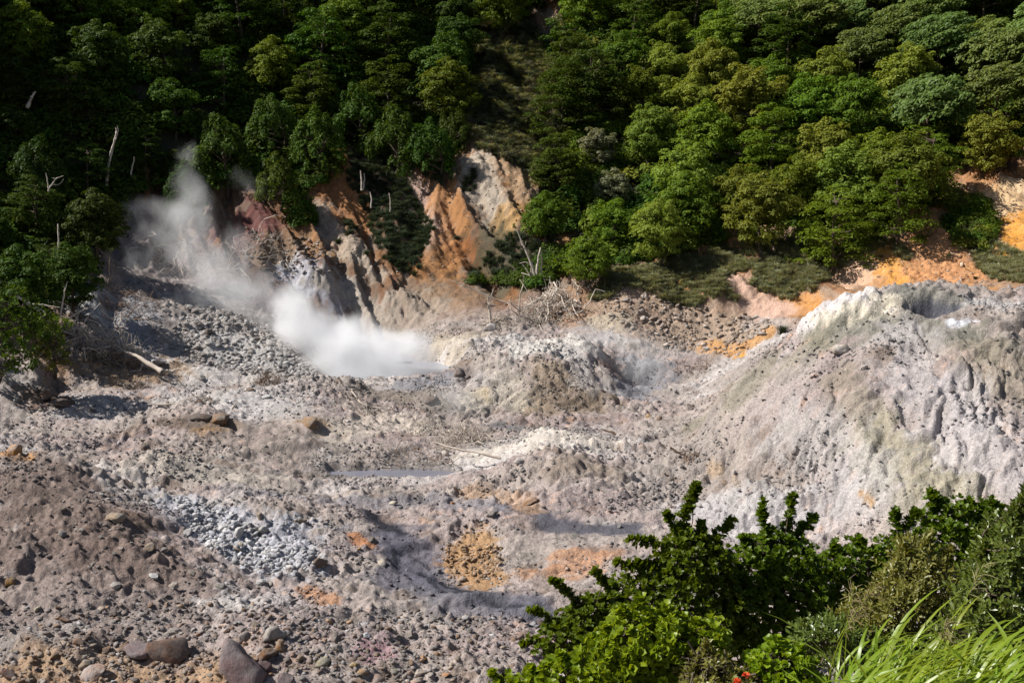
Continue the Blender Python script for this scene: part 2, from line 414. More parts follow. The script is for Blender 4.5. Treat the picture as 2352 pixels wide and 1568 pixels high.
# pale mound: crusts, olive-grey weathering, white gully walls
paint([(1860, 735), (1920, 700), (1970, 680)], .9, (.60, .555, .545), .9, .5, .7)
paint([(1900, 735), (1990, 720), (2060, 690)], .8, (.62, .56, .44), .8)
paint([(1900, 770), (2000, 745), (2080, 755), (2200, 770), (2300, 800)], 1.0, (.19, .185, .15), .85)
paint([(2080, 670), (2180, 685), (2110, 680)], .8, (.19, .185, .16), .8)
paint([(2280, 690), (2340, 700)], 1.0, WHITE, .7)
paint([(2110, 710), (2170, 720)], .55, (.07, .075, .10), .85)  # dark of the pit painted into the ground colour
paint([(2190, 738), (2240, 738)], .3, (.66, .66, .70), .9)
paint([(2080, 790), (2100, 860), (2150, 930), (2230, 1000), (2330, 1080)], 1.4, (.42, .385, .38), .75, .6, 1.3)
paint([(2250, 830), (2330, 900), (2300, 830)], 1.5, (.26, .22, .17), .7)
paint([(2180, 880), (2260, 960)], .9, (.44, .41, .41), .65, .6, 1.3)
paint([(1760, 830), (1700, 900), (1600, 970)], 1.0, (.22, .20, .15), .75)
paint([(1870, 790), (1820, 830), (1850, 810)], 1.0, (.24, .22, .16), .6)
paint([(1840, 860), (1800, 900), (1760, 950)], 1.3, (.38, .33, .31), .5)
paint([(1930, 860), (1990, 960), (2060, 1040), (2150, 1110)], .9, (.25, .21, .16), .7)
paint([(2000, 1000), (2070, 1080), (2180, 1130)], 1.3, (.34, .31, .22), .6)
paint([(1900, 1020), (1980, 1080), (1800, 990)], 1.6, (.42, .40, .395), .5)
paint([(1978, 1132), (2000, 1150), (2016, 1176)], .10, (.44, .24, .07), .7)
paint([(1640, 1070), (1680, 1110)], .3, (.42, .28, .15), .5)
paint([(1700, 1190), (1600, 1170), (1800, 1180)], 1.4, (.46, .45, .455), .6)
# centre mound
paint([(1200, 800), (1290, 790), (1360, 810)], 1.3, (.60, .57, .53), .8)
paint([(1270, 870), (1300, 930), (1240, 930), (1350, 930)], 1.7, (.21, .16, .11), .85)
paint([(1230, 830), (1270, 840)], .9, (.34, .27, .20), .6)
paint([(1110, 900), (1120, 920)], .5, (.42, .31, .15), .5)
paint([(1080, 920), (1170, 920), (1160, 880)], 1.2, (.50, .45, .37), .6)
paint([(1310, 800), (1350, 880)], .9, (.5, .47, .45), .5)
paint([(1470, 850), (1450, 900), (1500, 870)], 1.5, (.24, .24, .26), .9)
paint([(1030, 850), (1070, 870)], .9, (.17, .14, .13), .8)
# rim of the pool, wet and grey
paint([(980, 880), (930, 890), (1010, 870)], 1.0, (.22, .22, .24), .8)
paint([(840, 900), (960, 910), (1000, 930)], 1.0, (.21, .175, .14), .75)
# floor: wet dark runnels
paint([(850, 1170), (880, 1200), (915, 1232), (905, 1270), (960, 1320), (1030, 1350), (1120, 1375), (1230, 1400)], .62, MUD, .97, .5, .5, 1)
paint([(900, 1240), (980, 1290), (930, 1330)], 1.6, (.115, .11, .14), .85, .5, .8, .85)
paint([(980, 1360), (1100, 1390), (1180, 1380)], 1.2, (.135, .13, .155), .8, .5, .8, .85)
paint([(905, 1262), (960, 1312), (1040, 1348), (1130, 1382), (1240, 1402)], .16, (.02, .02, .03), .95, .6, .4, 1)
paint([(985, 1325), (1010, 1352), (1100, 1362), (1180, 1388)], .12, (.02, .02, .03), .9, .6, .4)
paint([(940, 1275), (985, 1300), (1000, 1335)], .10, (.03, .03, .045), .9, .6, .4)
paint([(862, 1178), (885, 1205), (925, 1222)], .3, (.02, .02, .028), .95, .6, .6)
paint([(1150, 1165), (1260, 1195), (1340, 1215), (1440, 1215)], .6, (.075, .075, .095), .92, .5, .8, .7)
paint([(520, 1120), (700, 1140), (1000, 1150), (1150, 1160)], .6, (.21, .20, .22), .7)
paint([(640, 1090), (760, 1092), (960, 1090), (1040, 1085)], .7, (.20, .18, .17), .8)
paint([(1180, 985), (1150, 978)], .6, (.16, .155, .15), .8)
# floor: white stone spill, ochre and rust
paint([(420, 1160), (500, 1210), (560, 1250), (650, 1290), (640, 1220)], 1.5, BLUEW, .75)
paint([(1060, 1270), (1100, 1320), (1080, 1250)], .9, (.40, .22, .08), .75)
paint([(1230, 1310), (1330, 1300), (1380, 1270), (1300, 1280)], .8, (.47, .24, .12), .7)
paint([(820, 1230), (850, 1250)], .35, (.45, .20, .08), .8)
paint([(1080, 1130), (1180, 1150), (1220, 1165)], .6, (.42, .26, .15), .6)
paint([(700, 1360), (760, 1370)], .4, (.45, .22, .10), .7)
paint([(860, 1500)], .7, (.30, .18, .20), .8)
paint([(60, 1540), (250, 1520), (500, 1540), (200, 1560)], 1.4, (.34, .20, .09), .7)
paint([(20, 1040), (70, 1050)], .5, (.48, .25, .09), .8)
paint([(290, 1180), (330, 1200)], .4, (.42, .24, .10), .7)
# floor: brown crust of the left hump, scars
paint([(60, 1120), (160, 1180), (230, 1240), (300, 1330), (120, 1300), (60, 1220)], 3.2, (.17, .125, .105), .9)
paint([(60, 1380), (250, 1420), (420, 1440)], 2.0, (.29, .24, .22), .6)
paint([(70, 905), (110, 925), (180, 930)], .9, (.16, .10, .07), .8)
paint([(370, 970), (440, 975), (510, 985)], .6, (.12, .09, .07), .9)
paint([(470, 990), (520, 980)], .6, (.30, .18, .09), .7)
paint([(560, 1000), (640, 1020), (720, 1060)], 1.8, (.24, .20, .17), .6)
paint([(700, 965), (740, 980)], .7, (.27, .17, .09), .7)
paint([(950, 980), (860, 960), (800, 990)], 1.4, (.55, .48, .40), .6)
paint([(1130, 1040), (1210, 1010), (1300, 1000), (1380, 1010)], 1.6, (.58, .52, .45), .7)
paint([(1290, 1075), (1350, 1065), (1390, 1080)], 1.0, (.25, .20, .16), .8)
paint([(380, 1060), (450, 1080), (560, 1090)], 1.6, (.5, .45, .38), .4)
paint([(200, 930), (400, 910), (650, 930)], 1.6, (.47, .45, .44), .5)

# only grain varies here
C *= (1 + .30 * n3 + .12 * noise(X / .18, Yg / .18, 161))[..., None]
C = np.clip(C, .01, .8)

# wet mud is smooth: flatten the runnels a little
WETCOL = np.exp(-((C - np.array(MUD)) ** 2).sum(-1) / .004)
WETCOL = np.maximum(WETCOL, .45 * FLAT)
Z -= np.maximum(WETCOL, FLAT) * (.06 + rough * patchy * (.085 * cl3 * (1 + cl2) + .07 * cr1 + .05 * cr2) * .8)

def new_mat(name):
    m = bpy.data.materials.new(name); m.use_nodes = True
    nt = m.node_tree
    return m, nt, nt.nodes['Principled BSDF']
def node(nt, t, **kw):
    n = nt.nodes.new(t)
    for k, v in kw.items():
        if k in n.inputs: n.inputs[k].default_value = v
        else: setattr(n, k, v)
    return n

def ground_material():
    m, nt, b = new_mat('mineral_ground')
    L = nt.links.new
    at_ = node(nt, 'ShaderNodeAttribute', attribute_name='col')
    tc = node(nt, 'ShaderNodeTexCoord')
    wn_ = node(nt, 'ShaderNodeTexNoise', Scale=4.0, Detail=3.0); L(tc.outputs['Object'], wn_.inputs['Vector'])
    wv = nt.nodes.new('ShaderNodeVectorMath'); wv.operation = 'MULTIPLY_ADD'; L(wn_.outputs['Color'], wv.inputs[0]); wv.inputs[1].default_value = (.5, .5, .5); L(tc.outputs['Object'], wv.inputs[2])
    v1 = node(nt, 'ShaderNodeTexVoronoi', Scale=8.0, distance='CHEBYCHEV'); L(wv.outputs[0], v1.inputs['Vector'])
    v2 = node(nt, 'ShaderNodeTexVoronoi', Scale=14.0); L(tc.outputs['Object'], v2.inputs['Vector'])
    nz = node(nt, 'ShaderNodeTexNoise', Scale=5.0, Detail=8.0, Roughness=.78); L(tc.outputs['Object'], nz.inputs['Vector'])
    # pieces of gravel differ a little in tone
    hsv = node(nt, 'ShaderNodeHueSaturation')
    r1 = node(nt, 'ShaderNodeMapRange', **{'To Min': .72, 'To Max': 1.28}); L(v2.outputs['Color'], r1.inputs['Value'])
    L(at_.outputs['Color'], hsv.inputs['Color']); L(r1.outputs['Result'], hsv.inputs['Value'])
    L(hsv.outputs['Color'], b.inputs['Base Color'])
    b1 = node(nt, 'ShaderNodeBump', Strength=.55, Distance=.08); L(v1.outputs['Distance'], b1.inputs['Height'])
    b1.invert = True
    b2 = node(nt, 'ShaderNodeBump', Strength=.9, Distance=.07); L(nz.outputs['Fac'], b2.inputs['Height']); L(b1.outputs['Normal'], b2.inputs['Normal'])
    L(b2.outputs['Normal'], b.inputs['Normal'])
    wet = node(nt, 'ShaderNodeAttribute', attribute_name='wet')
    r2 = node(nt, 'ShaderNodeMapRange', **{'To Min': .93, 'To Max': .55}); L(wet.outputs['Fac'], r2.inputs['Value'])
    L(r2.outputs['Result'], b.inputs['Roughness'])
    b.inputs['Specular IOR Level'].default_value = .25
    return m
GROUND_MAT = ground_material()

def tag(o, label=None, cat=None, group=None, kind=None):
    if label: o['label'] = label
    if cat: o['category'] = cat
    if group: o['group'] = group
    if kind: o['kind'] = kind
    return o

def mesh_from(name, verts, faces, mat=None, smooth=False, nper=None):
    """faces: (n, k) int array"""
    me = bpy.data.meshes.new(name)
    verts = np.asarray(verts, np.float32); faces = np.asarray(faces, np.int32)
    n, k = faces.shape
    me.vertices.add(len(verts)); me.vertices.foreach_set('co', verts.ravel())
    me.loops.add(n * k); me.loops.foreach_set('vertex_index', faces.ravel())
    me.polygons.add(n)
    me.polygons.foreach_set('loop_start', np.arange(0, n * k, k, dtype=np.int32))
    if smooth: me.polygons.foreach_set('use_smooth', np.ones(n, bool))
    me.update(calc_edges=True)
    if mat: me.materials.append(mat)
    return me
def link(name, data, parent=None, loc=None):
    o = bpy.data.objects.new(name, data); COL.objects.link(o)
    if parent is not None: o.parent = parent
    if loc is not None: o.location = loc
    return o

def build_terrain():
    nr, nc = Z.shape
    idx = np.arange(nr * nc).reshape(nr, nc)
    F4 = np.stack([idx[:-1, :-1], idx[:-1, 1:], idx[1:, 1:], idx[1:, :-1]], -1).reshape(-1, 4)
    V = np.stack([X, Yg, Z], -1).reshape(-1, 3)
    c4 = np.concatenate([C, np.ones(Z.shape + (1,))], -1).reshape(-1, 4).astype(np.float32)
    wet = WETCOL.ravel().astype(np.float32)
    def cellmask(m): return m[:-1, :-1].ravel()
    hillm = cellmask(~front); r = cellmask(mR) & ~hillm; c = cellmask(mC) & ~hillm & ~r
    sets = [('hillside', hillm, 'steep hillside with dark soil under the forest and bare orange cliffs', 'hillside'),
            ('mound', r, 'large pale crusted mound with a dark pit near its top, below the orange bluffs', 'mound'),
            ('mound', c, 'rounded grey and white mound beside the steaming pool', 'mound'),
            ('ground', ~(hillm | r | c), 'pale rubble ground of the crater floor', 'ground')]
    for name, m, label, cat in sets:
        f = F4[m]
        used, inv = np.unique(f, return_inverse=True)
        me = mesh_from(name, V[used], inv.reshape(-1, 4), GROUND_MAT, True)
        a = me.attributes.new('col', 'FLOAT_COLOR', 'POINT'); a.data.foreach_set('color', c4[used].ravel())
        w = me.attributes.new('wet', 'FLOAT', 'POINT'); w.data.foreach_set('value', wet[used])
        tag(link(name, me), label, cat, kind='structure')
build_terrain()

def ground_z(x, y):
    """bilinear height of the finished ground"""
    x, y = np.asarray(x, float), np.asarray(y, float)
    j = np.clip(np.searchsorted(YR, y) - 1, 0, len(YR) - 2)
    fy = np.clip((y - YR[j]) / (YR[j + 1] - YR[j]), 0, 1)
    t = x / y
    i = np.clip(np.searchsorted(TC, t) - 1, 0, len(TC) - 2)
    fx = np.clip((t - TC[i]) / (TC[i + 1] - TC[i]), 0, 1)
    return (Z[j, i] * (1 - fx) + Z[j, i + 1] * fx) * (1 - fy) + (Z[j + 1, i] * (1 - fx) + Z[j + 1, i + 1] * fx) * fy

# ------------------------------------------------------------------ water
def water_material(name, col, rough):
    m, nt, b = new_mat(name)
    b.inputs['Base Color'].default_value = (*col, 1); b.inputs['Roughness'].default_value = rough
    nz = node(nt, 'ShaderNodeTexNoise', Scale=1.6, Detail=3.0)
    tc = node(nt, 'ShaderNodeTexCoord'); nt.links.new(tc.outputs['Object'], nz.inputs['Vector'])
    bp = node(nt, 'ShaderNodeBump', Strength=.25, Distance=.05); nt.links.new(nz.outputs['Fac'], bp.inputs['Height'])
    nt.links.new(bp.outputs['Normal'], b.inputs['Normal'])
    return m
def pool(name, u, v, z, rx, ry, label, col, seed, rough=.18):
    cx_, cy_, _ = onz(u, v, z)
    rr = np.random.RandomState(seed)
    k = 40; a = np.arange(k) / k * 2 * math.pi
    rad = 1 + .18 * np.sin(2 * a + rr.rand() * 6) + .10 * np.sin(3 * a + rr.rand() * 6) + .05 * np.sin(7 * a)
    vs = [(0, 0, 0)] + [(rx * r_ * math.cos(t_), ry * r_ * math.sin(t_), 0) for r_, t_ in zip(rad, a)]
    fs = [(0, 1 + i, 1 + (i + 1) % k) for i in range(k)]
    o = link(name, mesh_from(name, vs, fs, water_material(name, col, rough)), loc=(cx_, cy_, z))
    tag(o, label, 'pool', kind='structure')
_lab = [('grey hot pool under the dense white steam', (.30, .31, .34), 1, .35), ('long thin grey puddle across the crater floor', (.16, .16, .19), 2, .3), ('small dark puddle at the foot of the grey and white mound', (.13, .13, .14), 3, .4)]
for (n_, u_, v_, z_, rx_, ry_), (lb, c_, sd_, rg_) in zip(POOLS, _lab): pool(n_, u_, v_, z_, rx_ * 1.15, ry_ * 1.15, lb, c_, sd_, rg_)

# ------------------------------------------------------------------ foliage
def leaf_material(name, dark, light, trans=.35, rough=.6, hue=.5, tip=None, spec=.12):
    """leaves: every leaf has its own tone, every plant its own cast"""
    m, nt, b = new_mat(name)
    L = nt.links.new
    geo = node(nt, 'ShaderNodeNewGeometry'); oi = node(nt, 'ShaderNodeObjectInfo')
    mix = node(nt, 'ShaderNodeMix', data_type='RGBA')
    mix.inputs['A'].default_value = (*dark, 1); mix.inputs['B'].default_value = (*light, 1)
    ma = node(nt, 'ShaderNodeMath', operation='MULTIPLY_ADD'); L(geo.outputs['Random Per Island'], ma.inputs[0]); ma.inputs[1].default_value = .65
    mb = node(nt, 'ShaderNodeMath', operation='MULTIPLY'); L(oi.outputs['Random'], mb.inputs[0]); mb.inputs[1].default_value = .35
    L(mb.outputs[0], ma.inputs[2]); L(ma.outputs[0], mix.inputs['Factor'])
    hsv = node(nt, 'ShaderNodeHueSaturation')
    rh = node(nt, 'ShaderNodeMapRange', **{'To Min': .5 - .03, 'To Max': .5 + .03}); L(oi.outputs['Random'], rh.inputs['Value'])
    L(rh.outputs['Result'], hsv.inputs['Hue']); L(mix.outputs['Result'], hsv.inputs['Color'])
    col = hsv.outputs['Color']
    mul = node(nt, 'ShaderNodeMix', data_type='RGBA', blend_type='MULTIPLY'); mul.inputs['Factor'].default_value = 1
    L(col, mul.inputs['A']); L(oi.outputs['Color'], mul.inputs['B']); col = mul.outputs['Result']
    L(col, b.inputs['Base Color'])
    b.inputs['Roughness'].default_value = rough; b.inputs['Specular IOR Level'].default_value = spec
    tr = node(nt, 'ShaderNodeBsdfTranslucent')
    tcol = node(nt, 'ShaderNodeMix', data_type='RGBA', blend_type='MULTIPLY'); tcol.inputs['Factor'].default_value = 1
    L(col, tcol.inputs['A']); tcol.inputs['B'].default_value = (1.5, 1.35, .5, 1)
    L(tcol.outputs['Result'], tr.inputs['Color'])
    ms = node(nt, 'ShaderNodeMixShader'); ms.inputs['Fac'].default_value = trans
    L(b.outputs[0], ms.inputs[1]); L(tr.outputs[0], ms.inputs[2])
    L(ms.outputs[0], nt.nodes['Material Output'].inputs['Surface'])
    return m

def plain_material(name, col, rough=.85, var=.25, scale=8, bump=.3):
    m, nt, b = new_mat(name)
    L = nt.links.new
    tc = node(nt, 'ShaderNodeTexCoord'); nz = node(nt, 'ShaderNodeTexNoise', Scale=scale, Detail=5.0, Roughness=.65); L(tc.outputs['Object'], nz.inputs['Vector'])
    r_ = node(nt, 'ShaderNodeMapRange', **{'To Min': 1 - var * 1.6, 'To Max': 1 + var * 1.6}); L(nz.outputs['Fac'], r_.inputs['Value'])
    oi = node(nt, 'ShaderNodeObjectInfo')
    mul = node(nt, 'ShaderNodeMix', data_type='RGBA', blend_type='MULTIPLY'); mul.inputs['Factor'].default_value = 1
    mul.inputs['A'].default_value = (*col, 1); L(oi.outputs['Color'], mul.inputs['B'])
    hsv = node(nt, 'ShaderNodeHueSaturation'); L(mul.outputs['Result'], hsv.inputs['Color']); L(r_.outputs['Result'], hsv.inputs['Value'])
    L(hsv.outputs['Color'], b.inputs['Base Color']); b.inputs['Roughness'].default_value = rough; b.inputs['Specular IOR Level'].default_value = .2
    if bump:
        bp = node(nt, 'ShaderNodeBump', Strength=bump, Distance=.05); L(nz.outputs['Fac'], bp.inputs['Height']); L(bp.outputs['Normal'], b.inputs['Normal'])
    return m

M_DARK = leaf_material('dark_leaves', (.024, .052, .006), (.080, .125, .012), .28)
M_FINE = leaf_material('fine_leaves', (.055, .105, .008), (.165, .215, .018), .34)
M_OLIVE = leaf_material('olive_leaves', (.10, .125, .016), (.22, .265, .036), .34)
M_WIND = leaf_material('windswept_leaves', (.045, .095, .012), (.19, .235, .05), .32, .55, spec=.2)
M_PALE = leaf_material('pale_leaves', (.12, .135, .06), (.32, .32, .19), .25, .4)
M_BARK = plain_material('bark', (.075, .055, .04))
M_DEAD = plain_material('bleached_wood', (.44, .38, .32), .9, .3, 3)
M_DEADB = plain_material('weathered_brown_wood', (.17, .115, .08), .9, .3, 3)

def unit(v): return v / np.maximum(np.linalg.norm(v, axis=-1, keepdims=True), 1e-9)
def rand_dirs(r, n):
    v = r.normal(size=(n, 3)); return unit(v)

def leaf_quads(c, nrm, along, ln, wd):
    """diamond leaves: centre, normal, long direction, half length, half width"""
    side = unit(np.cross(nrm, along)); along = unit(np.cross(side, nrm))
    ln, wd = ln[:, None], wd[:, None]
    v = np.stack([c - along * ln, c - side * wd + nrm * wd * .25, c + along * ln, c + side * wd + nrm * wd * .25], 1)
    f = np.arange(len(c) * 4).reshape(-1, 4)
    return v.reshape(-1, 3), f

def tube(path, rad, sides=5):
    """tapered tube along points; returns verts, quads"""
    P = np.asarray(path, float); n = len(P)
    T_ = unit(np.gradient(P, axis=0))
    up = np.where(np.abs(T_[:, 2:3]) > .9, [[1., 0, 0]], [[0, 0, 1.]])
    A = unit(np.cross(T_, up)); B = np.cross(T_, A)
    a = np.arange(sides) / sides * 2 * math.pi
    rad = np.asarray(rad, float)[:, None, None]
    V = P[:, None] + rad * (A[:, None] * np.cos(a)[None, :, None] + B[:, None] * np.sin(a)[None, :, None])
    i, j = np.meshgrid(np.arange(n - 1), np.arange(sides), indexing='ij')
    j2 = (j + 1) % sides
    Fq = np.stack([i * sides + j, i * sides + j2, (i + 1) * sides + j2, (i + 1) * sides + j], -1).reshape(-1, 4)
    return V.reshape(-1, 3), Fq
class Bag:
    def __init__(s): s.v, s.f, s.n = [], [], 0
    def add(s, vf):
        s.v.append(vf[0]); s.f.append(vf[1] + s.n); s.n += len(vf[0])
    def mesh(s, name, mat, smooth=False): return mesh_from(name, np.concatenate(s.v), np.concatenate(s.f), mat, smooth)

def wander(r, a, b, n, wob):
    a, b = np.asarray(a, float), np.asarray(b, float)
    t = np.linspace(0, 1, n)[:, None]
    off = np.cumsum(r.normal(size=(n, 3)), 0) * wob / math.sqrt(n)
    off = off - off[0] - t * (off[-1] - off[0]) * .6
    return a + (b - a) * t + off

def crown(kind, seed):
    """leaf clumps through a crown; returns (crown mesh, trunk mesh)"""
    r = np.random.RandomState(seed)
    tips = []
    if kind == 'round':
        cc = []
        for k in range(9):
            a = k * 2.4 + r.normal() * .4; q = 1.75 * math.sqrt((k + .3) / 9)
            lc = np.array([q * math.cos(a), q * math.sin(a), 4.9 - .42 * q * q + r.normal() * .45])
            d = rand_dirs(r, 30); d = d[d[:, 2] > -.75][:17]
            cc.append(lc + d * r.uniform(.7, 1.1, (len(d), 1)) * r.uniform(1.05, 1.6) * [1, 1, .9])
        d = rand_dirs(r, 34); d[:, 2] = -np.abs(d[:, 2]); cc.append(d * [2.5, 2.5, 1.9] * r.uniform(.6, 1, (34, 1)) + [0, 0, 3.0])
        cc = np.concatenate(cc); cr = r.uniform(.38, .75, len(cc)); flat = .7; per = 66; ls = (.125, .058)
    elif kind == 'layered':
        cc = []; cr = []
        for k in range(7):
            z = 1.5 + k * .72; R0 = 3.4 * math.sqrt(max(.12, 1 - (z / 6.8) ** 2)) * r.uniform(.7, 1.12)
            m = int(5 + R0 * 4.5)
            for q in range(m):
                a = r.rand() * 6.283; q_ = R0 * math.sqrt(r.uniform(.12, 1))
                cc.append((q_ * math.cos(a), q_ * math.sin(a), z + r.normal() * .42 - .10 * q_ * q_ * .35 + .35 * math.sin(a * 2 + k))); cr.append(r.uniform(.45, 1.05))
        cc, cr = np.array(cc), np.array(cr); flat = .42; per = 80; ls = (.125, .055)
    elif kind == 'wind':
        n = 120; d = rand_dirs(r, n * 2); d = d[d[:, 2] > -.4][:n]
        rad = r.uniform(.6, 1.05, (len(d), 1))
        cc = d * rad * [3.3, 3.0, 2.5] + [0, 0, 4.4]; cr = r.uniform(.45, .8, len(cc)); flat = .5; per = 72; ls = (.15, .068)
    else:  # shoots
        n = 85; a = r.rand(n) * 6.283; q = np.sqrt(r.rand(n))
        z = (1 - q ** 2) * 3.4 + r.uniform(.4, 2.2, n)
        cc = np.stack([q * 2.3 * np.cos(a), q * 2.3 * np.sin(a), z], 1); cr = r.uniform(.32, .55, n); flat = 1.9; per = 58; ls = (.17, .05)
    V = []; 
    n = len(cc) * per
    ci = np.repeat(np.arange(len(cc)), per)
    d = rand_dirs(r, n); d[:, 2] = np.where(d[:, 2] < -.35, -d[:, 2], d[:, 2])
    rr = (r.uniform(.55, 1.0, n) ** .6)[:, None] * cr[ci][:, None]
    p = cc[ci] + d * rr * [1, 1, flat]
    ctr = np.array([0, 0, 3.6])
    if kind == 'layered': nrm = unit(d * .6 + [0, 0, .9] + r.normal(size=(n, 3)) * .3)
    elif kind == 'wind':
        nrm = unit(d * .6 + [-.5, -.2, .6] + r.normal(size=(n, 3)) * .4)
        sh = (d * [1, 1, 0])[:, :1]
        p = p + np.array([.55, .1, .42]) * (d @ np.array([.75, .1, .6]))[:, None] * cr[ci][:, None]
    else: nrm = unit(d + .35 * unit(p - ctr) + [0, 0, .45] + r.normal(size=(n, 3)) * .45)
    al = unit(d * .8 + r.normal(size=(n, 3)) * .5 + ([.9, .1, .5] if kind == 'wind' else [0, 0, 1.0] if kind == 'shoots' else [0, 0, -.1]))
    s = r.uniform(.7, 1.35, n)
    v, f = leaf_quads(p, nrm, al, ls[0] * s, ls[1] * s)
    me = mesh_from(kind + '_crown', v, f)
    # trunk and limbs
    bag = Bag()
    H = {'round': 4.0, 'layered': 5.6, 'wind': 4.2, 'shoots': 2.2}[kind]
    tr = wander(r, (0, 0, -2.2), (r.normal() * .3, r.normal() * .3, H), 8, .35)
    bag.add(tube(tr, np.linspace(.24, .07, 8), 6))
    for k in r.choice(len(cc), 11, replace=False):
        b = cc[k]; j = int(np.clip(np.searchsorted(tr[:, 2], b[2] - 1.3), 2, 7))
        bag.add(tube(wander(r, tr[j], b, 5, .25), np.linspace(.085, .025, 5), 4))
    return me, bag.mesh(kind + '_trunk', M_BARK, True)

KINDS = {'layered': M_DARK, 'round': M_FINE, 'wind': M_WIND, 'shoots': M_DARK}
PROTO = {}
for kd in KINDS:
    PROTO[kd] = []
    for s in range(3):
        cm, tm = crown(kd, 10 + s + 7 * len(kd))
        PROTO[kd].append((cm, tm))
CROWN_SKIN = {}
def crown_mesh(kd, s, mat):
    key = (kd, s, mat.name)
    if key not in CROWN_SKIN:
        me = PROTO[kd][s][0].copy(); me.materials.append(mat); CROWN_SKIN[key] = me
    return CROWN_SKIN[key]

def make_tree(x, y, kd, s, mat, scale, rot, tint, name, tilt=0):
    e = link(name, None, loc=(x, y, float(ground_z(x, y)) - .25))
    e.rotation_euler = (0, tilt, rot); e.scale = (scale,) * 3
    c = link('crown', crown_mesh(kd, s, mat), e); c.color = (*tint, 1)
    t = link('trunk', PROTO[kd][s][1], e)
    return e

# places: dart throwing over the wooded slope
rs = np.random.RandomState(4)
pts = []
TR = []
def accept(x, y, dmin):
    for px, py, pr in pts:
        if (x - px) ** 2 + ((y - py)) ** 2 < (dmin * .5 + pr * .5) ** 2: return False
    return True
def try_tree(x, y, dmin, force=None):
    z = float(ground_z(x, y))
    u, v = project(x, y, z + 2.6)
    u, v = float(u), float(v)
    if u < -260 or u > 2600 or v < -230: return
    inl = in_poly(FOREST_L, u, v) or in_poly(FOREST_T, u, v); inr = in_poly(FOREST_R, u, v)
    if not (inl or inr): return
    if not accept(x, y, dmin): return
    pts.append((x, y, dmin)); TR.append((x, y, z, u, v, bool(inl)))
for k in range(9000):
    y = rs.uniform(60, 150); x = y * rs.uniform(-.56, .58)
    try_tree(x, y, rs.choice([3.6, 4.3, 5.0]))
TREES = []
for (x, y, z, u, v, inl) in TR:
    q = rs.rand()
    tint = np.array([1., 1, 1]) * rs.uniform(.75, 1.2)
    tilt = 0
    if u < 440 and v > 260: tint *= .72  # shade of the lower left slope put into the leaf tint
    if u > 1700 and v < 330 and (v < 210 or u > 2130) and not (1760 < u < 1950 and v > 120):
        kd, mat, sc, look = 'wind', M_WIND, rs.uniform(.85, 1.15), 'windswept broad leaved green tree'
    elif u > 1480 and v > 150:
        if q < .55: kd, mat, sc, look = 'round', M_OLIVE, rs.uniform(.85, 1.25), 'sunlit olive green round tree'
        elif q < .72: kd, mat, sc, look = 'layered', M_FINE, rs.uniform(.8, 1.1), 'sunlit green layered tree'
        else: kd, mat, sc, look = 'round', M_FINE, rs.uniform(.8, 1.1), 'sunlit bright green round tree'
    elif u > 1250 and v > 420:
        if q < .35: kd, mat, sc, look = 'layered', M_FINE, rs.uniform(.7, .95), 'mid green layered tree'
        else: kd, mat, sc, look = 'round', M_FINE, rs.uniform(.65, .9), 'mid green bushy round tree'
    elif inl and v > 280 and u > 440:
        if q < .75: kd, mat, sc, look = 'shoots', M_DARK, rs.uniform(.8, 1.15), 'dark green bush of upright shoots'
        else: kd, mat, sc, look = 'round', M_DARK, rs.uniform(.6, .85), 'dark green bushy round tree'
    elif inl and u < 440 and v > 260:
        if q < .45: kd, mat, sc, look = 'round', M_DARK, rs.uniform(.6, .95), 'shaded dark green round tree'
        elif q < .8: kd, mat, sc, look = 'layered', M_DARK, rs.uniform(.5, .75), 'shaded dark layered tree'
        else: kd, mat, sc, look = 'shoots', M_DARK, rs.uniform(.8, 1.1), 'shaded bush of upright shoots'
    else:
        if q < .42: kd, mat, sc, look = 'layered', M_DARK, rs.uniform(.85, 1.2), 'dark green layered tree'
        elif q < .55: kd, mat, sc, look = 'round', M_DARK, rs.uniform(.8, 1.1), 'dark green round-topped tree'
        elif q < .94: kd, mat, sc, look = 'round', M_FINE, rs.uniform(.8, 1.1), 'yellowish green round-topped tree'
        else: kd, mat, sc, look = 'round', M_PALE, rs.uniform(.6, .8), 'pale silvery leaved tree'; tint[:] = .8
    TREES.append([x, y, kd, int(rs.randint(3)), mat, sc, rs.uniform(-.5, .5) if kd == 'wind' else rs.uniform(0, 6.28), tint, look, u, v, rs.normal() * .06])
